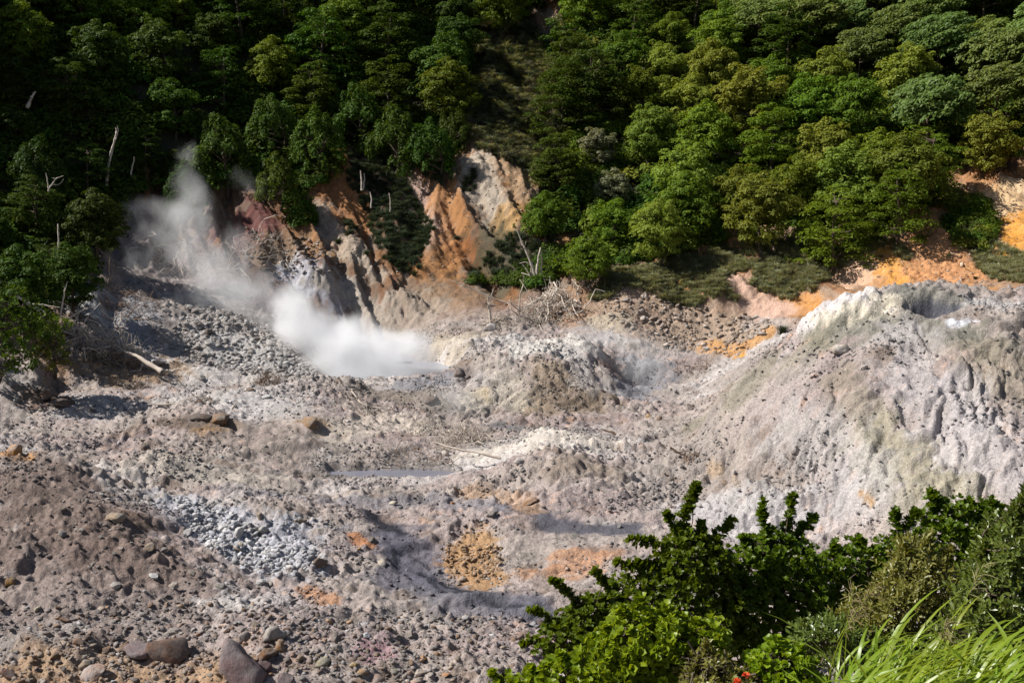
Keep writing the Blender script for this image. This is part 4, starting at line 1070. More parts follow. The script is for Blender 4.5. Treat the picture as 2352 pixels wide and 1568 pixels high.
for a in [
    (318, 1510, 100, MV, 'large mauve brown boulder leaning over a darker one near the bottom edge', .95),
    (392, 1520, 120, (.15, .09, .065), 'dark rust stained boulder with a rounded top, against the large mauve boulder', .75),
    (548, 1562, 170, (.20, .14, .135), 'biggest purple grey boulder, cut by the bottom edge', .95),
    (602, 1540, 44, (.15, .10, .10), 'dark angular slab leaning on the biggest purple boulder', 1.1),
    (655, 1572, 78, MV, 'flat mauve boulder right of the biggest purple boulder', .55),
    (18, 1556, 56, (.17, .10, .08), 'dark mauve boulder in the bottom left corner', .7),
    (285, 1498, 50, RS, 'rusty angular boulder touching the left side of the large mauve boulder', .8),
    (242, 1500, 40, RS, 'rusty stone left of the mauve boulder pair', .8),
    (195, 1532, 44, TAN, 'tan rock in the rusty rubble near the bottom left', .7),
    (215, 1560, 70, (.42, .30, .24), 'pale pinkish boulder at the bottom edge below the rusty rubble', .65),
    (180, 1478, 36, RS, 'rusty brown stone on top of the near left rubble', .7),
    (205, 1470, 22, (.14, .09, .07), 'small upright dark stone behind the rusty rubble', 1.2),
    (125, 1512, 34, RS, 'rusty stone in the left rubble field', .7),
    (62, 1500, 30, TAN, 'tan stone in the left rubble field', .7),
    (300, 1545, 20, (.15, .09, .07), 'small dark stone in front of the mauve boulder pair', 1.1),
    (612, 1512, 56, RS, 'rust coloured knobbly rock behind the biggest purple boulder', .9, True),
    (560, 1470, 50, (.26, .21, .18), 'cracked mauve grey rock beside the shallow runnel', .85),
    (640, 1490, 36, (.32, .18, .08), 'ochre rock beside the rust coloured knobbly rock', .9, True),
    (622, 1468, 72, (.36, .32, .28), 'grey lumpy boulder above the rusty rocks', .75, True),
    (658, 1452, 26, RS, 'small rusty rock capping the grey lumpy boulder', .9),
    (585, 1440, 30, TAN, 'tan pointed rock left of the grey lumpy boulder', .9),
    (692, 1447, 24, DK, 'dark brown cobble right of the grey lumpy boulder', .9),
    (773, 1474, 40, (.24, .19, .16), 'brown grey rock with pale crust on the near floor', .85, True),
    (772, 1492, 34, PL, 'pale stone below the crusted brown grey rock', .6),
    (742, 1528, 54, (.33, .29, .20), 'rounded yellow grey boulder near the bottom edge', .8),
    (808, 1530, 24, (.45, .33, .15), 'yellowish small stone right of the rounded boulder', .8),
    (690, 1515, 34, (.30, .19, .10), 'flat tan stone between the purple and the rounded boulder', .6),
    (393, 1456, 36, PL, 'smooth pale stone above the large mauve boulder', .6),
    (733, 1300, 44, (.20, .14, .10), 'dark brown lone boulder standing on the pale floor', .8, True),
    (597, 1190, 28, (.33, .24, .16), 'upright brown stone behind the white stone spill', 1.15),
    (690, 1203, 34, TAN, 'tan rock with a hole at the edge of the white stones', .7, True),
    (262, 1200, 58, (.34, .26, .18), 'tan layered rock on the brown hump', .7, True),
    (22, 1345, 36, (.24, .14, .05), 'rusty ochre rock at the left edge below the hump', 1.0, True),
    (85, 1402, 34, (.40, .35, .24), 'yellow grey round stone low on the left', .7),
    (133, 1398, 28, (.22, .13, .07), 'brown flat stone low on the left hump', .6),
    (148, 1428, 38, (.24, .14, .09), 'rusty flat stone below the hump', .6),
    (32, 1046, 64, (.40, .21, .08), 'ochre boulder on top of the left hump', .7),
    (341, 1260, 34, TAN, 'tan stone on the lower edge of the brown hump', .8),
    (375, 1268, 30, GR, 'grey stone beside the tan one at the edge of the hump', .8),
    (145, 1230, 26, GR, 'grey stone on the brown hump face', .8),
    (185, 1222, 20, PL, 'small pale upright stone on the hump face', 1.1),
    (355, 1326, 34, WH, 'white stone low on the right flank of the hump', .7),
    (265, 1350, 30, (.45, .40, .36), 'whitish stone low on the hump', .9),
    (398, 1350, 26, PL, 'pale stones at the toe of the hump', .9, True),
    (440, 1320, 22, PL, 'upright pale stone at the toe of the hump', 1.1),
    (505, 1350, 32, GR, 'grey cobble at the end of the white spill', .8),
    (597, 1342, 36, WH, 'white stone standing clear below the white spill', .75),
    (622, 1346, 26, PL, 'pale cobble right of the white stone below the spill', .8),
    (545, 1262, 42, (.45, .36, .27), 'tan boulder lying in the white spill', .7),
    (548, 1225, 44, (.52, .49, .47), 'large white block in the middle of the white spill', .8),
    (430, 1225, 32, (.40, .38, .38), 'grey block on the left of the white spill', .9),
    (510, 1215, 34, WH, 'white block in the upper white spill', .8),
    (605, 1222, 34, (.46, .42, .38), 'pale block on the right of the white spill', .8),
    (942, 1458, 30, (.33, .28, .24), 'grey boulder on the rubble bank in front of the shrubs', .85),
    (840, 1462, 24, (.52, .52, .54), 'bluish white stone on the near floor', .9),
    (970, 1518, 28, (.42, .20, .07), 'bright rust rock near the bottom middle', .95),
    (945, 1525, 22, (.28, .17, .09), 'brown cobble left of the bright rust rock', .9),
    (832, 1548, 34, (.36, .24, .14), 'tan blocky stone near the bottom middle', .8),
    (909, 1545, 28, (.30, .26, .20), 'olive grey stone near the bottom middle', .7),
    (938, 1552, 32, (.42, .30, .25), 'pinkish stone near the bottom middle', .8),
    (962, 1550, 34, (.40, .32, .26), 'beige block at the bottom middle', .9),
    (958, 1570, 56, (.38, .29, .23), 'flat beige slab cut by the bottom edge', .5),
    (1024, 1552, 34, (.40, .21, .10), 'rust streaked flat stone at the bottom middle', .6),
    (870, 1568, 44, (.27, .19, .15), 'mauve brown block at the bottom edge', .8),
    (820, 1568, 36, (.30, .22, .16), 'brown block at the bottom edge', .8),
    (1040, 1530, 26, (.40, .31, .22), 'tan cobble close to the bright shrub', .8),
    (1062, 1332, 24, (.44, .30, .20), 'pale orange stone below the ochre patch', .8),
    (1062, 1258, 16, (.45, .25, .08), 'orange stone at the top of the ochre patch', .9),
    (880, 1296, 26, (.50, .42, .33), 'pale stone beside the dark runnel', .8),
    (858, 1247, 32, (.22, .19, .14), 'dark mossy round stone left of the dark runnel', .8, True),
    (824, 1262, 16, (.45, .24, .08), 'orange stone left of the mossy round stone', .8),
    (904, 1158, 24, (.54, .47, .36), 'pale cream stone above the dark runnel', .7),
    (1040, 1157, 14, (.40, .20, .07), 'tiny rust stone by the far streamlet', .9),
    (1218, 1160, 46, (.24, .12, .05), 'flat dark rust rock beside the far streamlet', .55, True),
    (1130, 1185, 34, GR, 'grey stone beside the far streamlet', .7, True),
    (1422, 1212, 18, (.38, .35, .33), 'grey upright stone by the shrub at the streamlet end', 1.1),
    (1320, 1235, 30, GR, 'grey crumbling block below the far streamlet', .9),
    (1195, 1062, 34, (.50, .44, .40), 'pale flat boulder at the end of the long log', .6),
    (1023, 1045, 20, (.58, .50, .42), 'cream boulder by the root of the long log', 1.1),
    (1025, 1015, 17, (.52, .49, .46), 'white boulder at the foot of the bleached bush', 1.1),
    (1126, 760, 38, (.48, .43, .40), 'pale boulder under the forked dead stump', .85),
    (1489, 958, 18, (.46, .27, .10), 'orange boulder between the two mounds', .9),
    (1515, 965, 24, (.24, .16, .11), 'dark brown boulder between the two mounds', .9),
    (312, 815, 46, (.50, .43, .37), 'large pale squared boulder in the driftwood tangle', .75),
    (355, 838, 58, (.52, .49, .48), 'flat pale slab under the big drift log', .45),
    (478, 768, 32, (.18, .14, .12), 'dark rock on the grey scree fan', .75, True),
    (462, 872, 26, (.36, .33, .30), 'two toned grey block on the floor below the scree', .8),
    (300, 845, 58, (.17, .12, .08), 'dark lumpy rock beneath the driftwood', .65, True),
    (210, 944, 20, (.22, .18, .15), 'grey brown stone on the flat floor at left', .8),
    (91, 944, 18, (.24, .19, .15), 'stone in front of the brown outcrop at left', .7),
    (38, 922, 26, (.36, .32, .29), 'grey stone left of the brown outcrop', .8),
    (100, 918, 62, (.20, .125, .085), 'brown layered outcrop on the left floor, its higher end', .65, True),
    (145, 930, 66, (.17, .11, .08), 'brown layered outcrop on the left floor, its lower end', .45, True),
    (330, 1012, 30, (.38, .30, .24), 'flat tan stone perched on a crumbling lump', .55),
    (332, 1034, 32, (.17, .13, .10), 'dark crumbling lump under a flat tan stone', .9, True),
    (508, 972, 62, (.22, .14, .085), 'big brown overhanging block by the dark ledge', .6, True),
    (455, 968, 56, (.15, .11, .085), 'dark ledge block left of the brown overhanging block', .5, True),
    (710, 975, 54, (.30, .18, .09), 'rust rock sticking out of the bank before the pool', .55, True),
    (575, 898, 26, (.30, .22, .16), 'brown block under the brown brush heap', .8),
    (610, 915, 30, WH, 'white flat stone below the brown brush heap', .5),
    (754, 595, 36, (.32, .20, .11), 'tan boulder high on the rubbly rib', .75),
    (646, 606, 18, (.52, .47, .42), 'small white boulder on the rubbly rib', 1.0),
    (1926, 812, 52, (.54, .47, .39), 'cream blocky outcrop on the front of the pale mound', 1.1),
    (1985, 848, 26, (.50, .43, .37), 'cream boulder right of the blocky outcrop', .9),
    (1945, 830, 14, (.44, .38, .32), 'little stone under the blocky outcrop', 1.0),
    (1623, 803, 24, (.40, .37, .35), 'grey smooth boulder in the brown rubble above the hollow', .7),
    (1621, 750, 22, (.48, .43, .38), 'pale boulder in the brown rubble below the grassy bank', .6),
    (1752, 768, 38, (.42, .37, .33), 'flat grey boulder by the dark tussock', .5),
    (1708, 758, 16, (.26, .22, .16), 'small square olive stone by the rubble edge', .9),
    (2210, 612, 16, (.58, .45, .32), 'pale stone set in the orange bluff', 1.2),
    (1052, 862, 40, (.24, .19, .17), 'dark crusted rock at the right end of the pool', .7, True),
    (1075, 870, 22, (.20, .16, .14), 'dark rock behind the left flank of the centre mound', .8, True),
    (990, 925, 34, (.19, .14, .11), 'dark cave like block on the near shore of the pool', .7, True),
    (1510, 770, 20, (.44, .38, .33), 'pale stone above the steaming hollow', .7)]:
    rock(*a)

# loose stones, lifted out of the rubble as objects of their own
ZONES = [
    (46, [(430, 1180), (540, 1180), (680, 1270), (700, 1310), (560, 1300), (450, 1240)], (10, 20), [WH, (.55, .54, .55)], 'white cobble lying in the white stone spill', 'cobbles of the white stone spill'),
    (44, [(20, 1450), (600, 1450), (800, 1440), (800, 1560), (20, 1560)], (12, 26), [PL, TAN, RS, GR, MV], 'loose cobble in the mixed rubble along the near left edge', 'cobbles along the near left edge'),
    (34, [(800, 1440), (1150, 1430), (1150, 1490), (1060, 1560), (800, 1560)], (11, 24), [PL, TAN, (.36, .27, .2), GR], 'loose cobble in the rubble bank beside the bright shrub', 'cobbles of the rubble bank'),
    (30, [(480, 770), (620, 790), (720, 860), (600, 860), (480, 830)], (9, 19), [(.46, .42, .38), GR, (.5, .47, .44)], 'grey block in the scree left of the pool', 'blocks of the grey scree'),
    (22, [(1020, 1250), (1130, 1250), (1140, 1330), (1030, 1330)], (7, 13), [(.42, .24, .09), (.36, .2, .08)], 'ochre stone in the ochre patch', 'stones of the ochre patch'),
    (22, [(60, 1080), (200, 1100), (330, 1260), (250, 1330), (60, 1300)], (9, 17), [GR, PL, (.26, .2, .16)], 'loose stone on the face of the brown hump', 'stones on the brown hump'),
    (20, [(1430, 680), (1640, 710), (1760, 760), (1620, 800), (1450, 740)], (8, 17), [(.40, .33, .27), TAN, GR], 'stone in the brown rubble below the grassy bank', 'stones below the grassy bank'),
    (20, [(600, 560), (720, 560), (780, 610), (680, 620)], (9, 18), [(.32, .22, .14), (.24, .17, .12), TAN], 'brown stone on the rubbly rib above the steam', 'stones on the rubbly rib')]
for n, poly, (s0, s1), cols, lab, grp in ZONES:
    P = sample_poly([poly], n * 6, rr_, 30, 110)
    made = []
    for x, y, z in P:
        u, v = project(x, y, z); w = s0 + (s1 - s0) * rr_.rand() ** 1.6
        wm = w / F * y * .5
        if any((x - a) ** 2 + (y - b) ** 2 < (c + wm) ** 2 for a, b, c in ROCK_XY): continue
        o = rock(float(u), float(v), w, np.array(cols[rr_.randint(len(cols))]) * rr_.uniform(.8, 1.15), lab, rr_.uniform(.6, .95), rr_.rand() < .25, None, 'stone', grp, 'stone')
        made.append((o, float(u), float(v), w))
        if len(made) >= n: break
    # the ones that stick out are named for it
    free = list(made)
    for word, key in (('largest', lambda q: -q[3]), ('leftmost', lambda q: q[1]), ('rightmost', lambda q: -q[1]), ('nearest', lambda q: -q[2]), ('farthest', lambda q: q[2])):
        q = min(free, key=key)
        if q is min(made, key=key): q[0]['label'] = word + ' ' + lab
        free.remove(q)

# ------------------------------------------------------------------ dead wood
rw = np.random.RandomState(31)
def PY(pts, Y, dz=0):
    return [at(u, v, Y if not isinstance(Y, (list, tuple)) else Y[i]) for i, (u, v) in enumerate(pts)]
def wood(name, label, cat, stems, mat, base, group=None, Y=None, thing_parts=('trunk', 'branch'), wob=.06):
    """stems: list of (photo points, width at start, width at end, [distance]); the first is the trunk, the rest are branches"""
    g = ground_at(*base); Y0 = g[1] if Y is None else Y
    e = link(name, None, loc=(g[0], Y0, g[2] if Y is None else at(base[0], base[1], Y0)[2]))
    e.color = (1, 1, 1, 1)
    for i, st in enumerate(stems):
        pts, w0, w1 = st[:3]
        dy = st[3] if len(st) > 3 else 0
        P = np.array([at(u, v, Y0 + dy * k / max(1, len(pts) - 1)) for k, (u, v) in enumerate(pts)])
        n = max(6, len(P) * 4)
        tt = np.linspace(0, len(P) - 1, n); P2 = np.stack([np.interp(tt, np.arange(len(P)), P[:, c]) for c in range(3)], 1)
        # round off the corners, then a little crookedness
        for _ in range(2): P2[1:-1] = (P2[:-2] + 2 * P2[1:-1] + P2[2:]) / 4
        P2 += np.cumsum(rw.normal(size=P2.shape), 0) * wob * .3
        r0, r1 = w0 / F * Y0 * .5, w1 / F * Y0 * .5
        v, f = tube(P2, np.linspace(r0, r1, n) * (1 + .15 * rw.normal(size=n)), 6)
        o = link(thing_parts[min(i, 1)], mesh_from(thing_parts[min(i, 1)], v - np.array(e.location), f, mat, True), e)
    tag(e, label, cat, group)
    return e
DT = 'dead trees and snags'
wood('dead_tree', 'tall leaning bleached trunk on the shaded left slope', 'dead tree', [([(244, 428), (250, 385), (257, 345), (266, 318), (270, 298)], 8, 4), ([(266, 320), (268, 300), (266, 292)], 4, 1.5), ([(268, 310), (274, 300), (270, 284)], 3, 1)], M_DEAD, (244, 430), DT, 96)
wood('dead_tree', 'short thin bare trunk right of the tall leaning one', 'dead tree', [([(301, 402), (303, 385), (305, 362)], 4, 2)], M_DEAD, (301, 404), DT, 97)
wood('dead_tree', 'white forked dead branches standing among dark leaves at left', 'dead tree', [([(112, 440), (122, 425), (130, 412), (145, 405)], 4, 1.5), ([(112, 440), (110, 420), (109, 402)], 3.5, 1.5), ([(122, 425), (134, 424), (148, 408)], 2.5, 1), ([(128, 414), (120, 408), (114, 407)], 1.8, .8)], M_DEAD, (112, 442), DT, 83)
wood('dead_tree', 'pale broken stub leaning high on the left slope', 'dead tree', [([(62, 248), (72, 230), (76, 222), (83, 212)], 8, 4)], M_DEAD, (62, 250), DT, 95)
wood('dead_tree', 'thin pale trunk among the dark trees low on the left', 'dead tree', [([(134, 580), (132, 548), (131, 515)], 4, 3)], M_DEAD, (134, 582), DT, 77)
wood('dead_tree', 'cluster of broken white stems on the hanging grass, upper one', 'dead tree', [([(832, 438), (833, 415), (830, 392)], 5, 3), ([(834, 436), (837, 412), (836, 398)], 3.5, 2)], M_DEAD, (832, 440), DT, 101)
wood('dead_tree', 'bare stub on the hanging grass, left of the thinnest one', 'dead tree', [([(852, 478), (853, 458), (850, 440)], 4.5, 3)], M_DEAD, (852, 480), DT, 99.5)
wood('dead_tree', 'thinnest bare stem on the hanging grass of the cliff', 'dead tree', [([(896, 486), (896, 466), (895, 446)], 3, 2)], M_DEAD, (896, 488), DT, 99.5)
wood('dead_tree', 'bare stub with a side branch at the edge above the red scar', 'dead tree', [([(599, 398), (603, 384), (605, 374)], 5, 3), ([(601, 392), (615, 390), (632, 396)], 2, .8)], M_DEAD, (599, 400), DT, 102)
wood('dead_tree', 'big bleached snag with several bare stems behind the branch heap', 'dead tree', [([(1240, 668), (1228, 630), (1214, 590), (1204, 565), (1192, 536)], 9, 2.5), ([(1222, 612), (1208, 600), (1194, 604)], 3, 1), ([(1212, 585), (1203, 572), (1208, 556)], 3, 1), ([(1205, 566), (1196, 560), (1189, 550)], 2.4, .8),
     ([(1234, 655), (1232, 620), (1238, 585), (1241, 570)], 8, 3), ([(1240, 660), (1244, 615), (1243, 580)], 6, 2.5), ([(1230, 662), (1222, 640), (1208, 615), (1196, 604)], 6, 1.5), ([(1226, 655), (1218, 620), (1222, 600)], 5, 2), ([(1236, 650), (1250, 630), (1262, 612)], 4, 1), ([(1240, 668), (1252, 650), (1256, 630)], 4, 1.5)], M_DEAD, (1238, 672), DT, 91.5)
wood('dead_stump', 'pale forked stump standing on a boulder behind the centre mound', 'dead tree', [([(1126, 742), (1125, 715), (1123, 690), (1130, 662)], 8, 2.5), ([(1124, 700), (1119, 688), (1121, 676)], 4, 1.5), ([(1125, 712), (1118, 700), (1119, 692)], 3, 1.2)], M_DEAD, (1126, 745), DT)
wood('fallen_branch', 'long thin bare branch leaning over the dark bank beside the stump', 'branch', [([(1030, 642), (1062, 652), (1100, 668), (1140, 690), (1180, 702)], 1.6, 4.5), ([(1062, 652), (1072, 646), (1080, 650)], 1.2, .6)], M_DEAD, (1180, 704), DT, 90)
wood('fallen_branch', 'bare twiggy branch against the green shrubs right of the snag', 'branch', [([(1352, 604), (1366, 590), (1380, 578)], 3, 1), ([(1358, 598), (1352, 586), (1356, 574)], 2, .8), ([(1364, 592), (1374, 594), (1390, 586)], 2, .8)], M_DEAD, (1350, 606), DT, 92.5)
wood('fallen_branch', 'fan of white dead branches on the salmon knob', 'branch', [([(2040, 552), (2060, 552), (2085, 562)], 4, 1), ([(2040, 552), (2056, 548), (2070, 540)], 3, 1), ([(2042, 552), (2064, 556), (2078, 552)], 3, 1), ([(2044, 553), (2066, 562), (2090, 570)], 3, 1)], M_DEAD, (2040, 554), DT)
wood('dead_tree', 'bare crooked snag at the left edge over the driftwood', 'dead tree', [([(-2, 660), (6, 630), (14, 612), (16, 598)], 9, 4), ([(2, 672), (18, 640), (32, 622)], 4, 1.5), ([(14, 622), (22, 628), (34, 634)], 2, 1)], M_DEAD, (0, 664), DT, 73)
LG = 'drift logs on the crater floor'
wood('drift_log', 'thick pale drift log sloping down to the flat slab', 'log', [([(285, 806), (310, 815), (345, 832), (375, 850)], 5, 13, -1.5), ([(375, 850), (392, 852), (402, 846)], 9, 3)], M_DEAD, (330, 838), LG, 72.2)
wood('drift_log', 'grey log end rising behind the squared boulder', 'log', [([(268, 812), (285, 803), (305, 788)], 10, 5)], M_DEAD, (285, 815), LG, 73.2)
wood('drift_log', 'bent thick root stump standing in the driftwood tangle', 'log', [([(214, 806), (213, 790), (216, 778), (234, 770)], 9, 5)], M_DEAD, (214, 808), LG, 73)
wood('drift_log', 'long bleached log lying from the dark bushes at left', 'log', [([(20, 672), (50, 690), (80, 710), (98, 735), (106, 742)], 7, 4), ([(70, 703), (100, 712), (112, 742)], 5, 3), ([(60, 696), (100, 700), (140, 705)], 4, 1.5)], M_DEAD, (106, 744), LG, 70)
wood('drift_log', 'thin grey pole leaning up beside the driftwood', 'log', [([(138, 728), (146, 690), (152, 660), (158, 645)], 5, 2.5)], M_DEAD, (138, 730), LG, 72)
wood('drift_log', 'bare pole pointing up right over the driftwood', 'log', [([(140, 748), (175, 720), (215, 704)], 4.5, 2.5)], M_DEAD, (140, 750), LG, 72)
wood('drift_log', 'long pale pole lying below the bleached bush', 'log', [([(998, 1016), (1040, 1028), (1100, 1040), (1152, 1052)], 3.5, 8, -1)], M_DEAD, (1152, 1054), LG)
wood('drift_log', 'broken brown log at the foot of the pale mound', 'log', [([(1540, 1028), (1570, 1045), (1600, 1062)], 6, 3), ([(1560, 1040), (1580, 1036), (1600, 1046)], 3, 1.5)], M_DEADB, (1570, 1056), LG)
wood('drift_log', 'brown split log lying on the flat between the mounds', 'log', [([(1384, 986), (1402, 992), (1414, 1000)], 4, 7)], M_DEADB, (1410, 1002), LG)
wood('drift_log', 'thin stick lying in front of the small pale hill at left', 'log', [([(385, 850), (440, 910), (470, 925)], 3, 2)], M_DEAD, (430, 918), LG)
wood('drift_log', 'twisted pale root below the brown brush heap', 'log', [([(532, 938), (540, 928), (545, 920), (552, 924)], 5, 2)], M_DEAD, (534, 942), LG)
wood('drift_log', 'branched stick line in front of the small pale hill', 'log', [([(340, 928), (400, 926), (440, 912), (460, 906)], 4, 2), ([(400, 926), (450, 932), (480, 928)], 3, 1.5), ([(470, 935), (485, 920), (500, 915)], 4, 2)], M_DEAD, (400, 932), LG)

def heap(name, label, u, v, w, h, nbr, ntw, mat, thick, flat=.35, seed=1, ylen=1.0, group='heaps of dead branches', cover_=None):
    """tangle of branches: bigger ones are parts, the fine twigs one part"""
    r = np.random.RandomState(seed)
    g = np.array(ground_at(u, v)); W = w / F * g[1] * .5; H = h / F * g[1]
    e = link(name, None, loc=tuple(g))
    def stick(L, r0):
        a = r.rand() * 6.283; q = math.sqrt(r.rand()) * W
        c = np.array([q * math.cos(a), q * math.sin(a) * ylen, 0])
        zt = H * (1 - (q / W) ** 2)
        dr = rand_dirs(r, 1)[0] * [1, 1, flat]; dr[2] = abs(dr[2]); dr = unit(dr)
        p0 = c - dr * L * .4; p1 = c + dr * L * .6
        gz = lambda p: float(ground_z(p[0] + g[0], p[1] + g[1])) - g[2]
        p0[2] += max(gz(p0), -2) + r.uniform(0, .5) * zt; p1[2] += max(gz(p1), -2) + r.uniform(.2, 1.0) * zt
        P = wander(r, p0, p1, 9, L * .28)
        return tube(P, np.linspace(r0, r0 * .35, 9), 5)
    for k in range(nbr):
        vf = stick(W * r.uniform(.6, 1.5), thick * r.uniform(.6, 1.2))
        link('branch', mesh_from('branch', vf[0], vf[1], mat, True), e)
    b = Bag()
    for k in range(ntw): b.add(stick(W * r.uniform(.25, .8), thick * r.uniform(.12, .38)))
    t = link('twigs', b.mesh('twigs', mat, True), e); t['kind'] = 'stuff'
    tag(e, label, 'branch heap', group)
    return e
heap('branch_heap', 'big heap of bleached branches at the foot of the white snag', 1262, 715, 165, 62, 26, 150, M_DEAD, .085, .45, 1, .6)
heap('branch_heap', 'low spread of grey brushwood in front of the bleached heap', 1190, 745, 150, 20, 6, 130, M_DEAD, .05, .2, 2, .6)
heap('branch_heap', 'bare branches piled against the grassy bank', 1335, 655, 60, 26, 9, 40, M_DEAD, .05, .5, 3, .5)
heap('bleached_bush', 'dead bleached bush lying in the middle of the floor', 1060, 1015, 130, 62, 12, 210, M_DEAD, .055, .7, 4, .7)
heap('bleached_bush', 'thin bare bush left of the large bleached one', 985, 985, 90, 40, 5, 90, M_DEAD, .03, .8, 5, .6)
heap('branch_heap', 'driftwood tangle below the left bushes', 225, 800, 230, 60, 26, 190, M_DEAD, .07, .4, 6, .5)
heap('branch_heap', 'brown driftwood under the squared boulder', 270, 842, 150, 40, 10, 110, M_DEADB, .05, .4, 7, .5)
heap('branch_heap', 'sticks fanned over the dark slide above the driftwood', 270, 690, 190, 30, 12, 90, M_DEADB, .06, .3, 8, .6)
heap('branch_heap', 'brown brush heap on the floor below the scree', 612, 878, 80, 34, 8, 130, M_DEADB, .04, .7, 9, .5)
heap('branch_heap', 'small dark brush heap on the left floor', 318, 890, 46, 20, 4, 70, M_DEADB, .03, .7, 10, .6)
heap('branch_heap', 'scattered sticks left of the small pale hill', 470, 925, 80, 12, 6, 50, M_DEADB, .04, .2, 11, .5)
heap('branch_heap', 'rust brown branches by the grey puddle', 960, 1058, 170, 22, 9, 80, M_DEADB, .05, .3, 12, .5)
heap('branch_heap', 'sticks lying along the near shore of the pool', 830, 935, 130, 14, 7, 60, M_DEAD, .05, .2, 13, .6)
heap('branch_heap', 'bare vines hanging over the maroon scar', 590, 560, 180, 24, 14, 110, M_DEAD, .045, .5, 14, .5)
heap('branch_heap', 'vines and roots strewn over the slide in the steam', 440, 600, 230, 24, 16, 120, M_DEAD, .05, .35, 15, .6)
heap('branch_heap', 'roots hanging over the red brown rib', 620, 650, 110, 22, 8, 70, M_DEADB, .045, .5, 16, .5)
heap('branch_heap', 'dark sticks in the hollow behind the pale mound', 1590, 850, 110, 16, 7, 50, M_DEADB, .045, .4, 17, .5)
heap('branch_heap', 'small root wad by the broken brown log', 1585, 1052, 60, 16, 5, 40, M_DEADB, .04, .4, 18, .5)
heap('branch_heap', 'sticks below the pale stony rib, beside the pool', 960, 775, 150, 12, 6, 60, M_DEAD, .04, .2, 19, .5)

# ------------------------------------------------------------------ bushes by the viewpoint
M_SHRUB = leaf_material('glossy_shrub_leaves', (.045, .085, .005), (.12, .19, .012), .38, .42, spec=.3)
M_BRIGHT = leaf_material('bright_shrub_leaves', (.10, .20, .010), (.23, .34, .022), .40, .42, spec=.3)
M_BRONZE = leaf_material('bronze_narrow_leaves', (.08, .09, .018), (.22, .18, .05), .30, .4, spec=.45)
M_MID = leaf_material('narrow_green_leaves', (.055, .085, .014), (.15, .18, .035), .30, .35, spec=.5)
M_YEL = leaf_material('yellow_green_leaves', (.045, .060, .014), (.17, .165, .03), .3, .5)
M_BLADE = leaf_material('bright_grass_blades', (.13, .21, .015), (.27, .35, .03), .5, .35, spec=.45)
M_SEED = leaf_material('grass_seed_heads', (.16, .14, .06), (.27, .23, .12), .3, .7)
M_FLOWER = plain_material('orange_red_petals', (.62, .07, .02), .6, .1, 8, 0)
M_STEM = plain_material('shrub_stems', (.085, .065, .045), .85, .3, 12)

def leaves6(c, nrm, along, ln, wd, shape=(.30, .62, .50, .92)):
    """obovate leaf with a fold along the midrib: 6 corners, 2 quads"""
    side = unit(np.cross(nrm, along)); up = unit(np.cross(along, side))
    ln, wd = ln[:, None], wd[:, None]
    a0, a1, w0, w1 = shape
    f_ = up * wd * .28
    v = np.stack([c, c + along * ln * a0 - side * wd * w0 + f_ * w0, c + along * ln * a1 - side * wd * w1 + f_ * w1, c + along * ln + up * ln * -.05,
                  c + along * ln * a1 + side * wd * w1 + f_ * w1, c + along * ln * a0 + side * wd * w0 + f_ * w0], 1).reshape(-1, 3)
    b = (np.arange(len(c)) * 6)[:, None]
    q = np.concatenate([b + [0, 1, 2, 3], b + [0, 3, 4, 5]], 1).reshape(-1, 4)
    return v, q

def rosettes(r, P, ax, per, ln, wd, open_=(20, 68), shape=(.30, .62, .50, .92), spread=.0):
    n = len(P)
    k = np.tile(np.arange(per), n); i = np.repeat(np.arange(n), per)
    A = ax[i]; ref = unit(r.normal(size=(n, 3)))[i]
    e1 = unit(np.cross(A, ref)); e2 = np.cross(A, e1)
    ph = k * 2.4 + r.rand(n)[i] * 6.28
    th = np.radians(open_[0] + (open_[1] - open_[0]) * (k / max(1, per - 1)) + r.normal(size=len(k)) * 9)
    d = A * np.cos(th)[:, None] + (e1 * np.cos(ph)[:, None] + e2 * np.sin(ph)[:, None]) * np.sin(th)[:, None]
    nr = A * np.sin(th)[:, None] - (e1 * np.cos(ph)[:, None] + e2 * np.sin(ph)[:, None]) * np.cos(th)[:, None]
    nr = unit(nr + r.normal(size=nr.shape) * .18)
    s = r.uniform(.75, 1.2, len(k)) * (1 - .3 * (k == 0))
    c = P[i] + A * (spread * (per - k) / per * ln)[:, None]
    return leaves6(c, nr, d, ln * s, wd * s, shape)

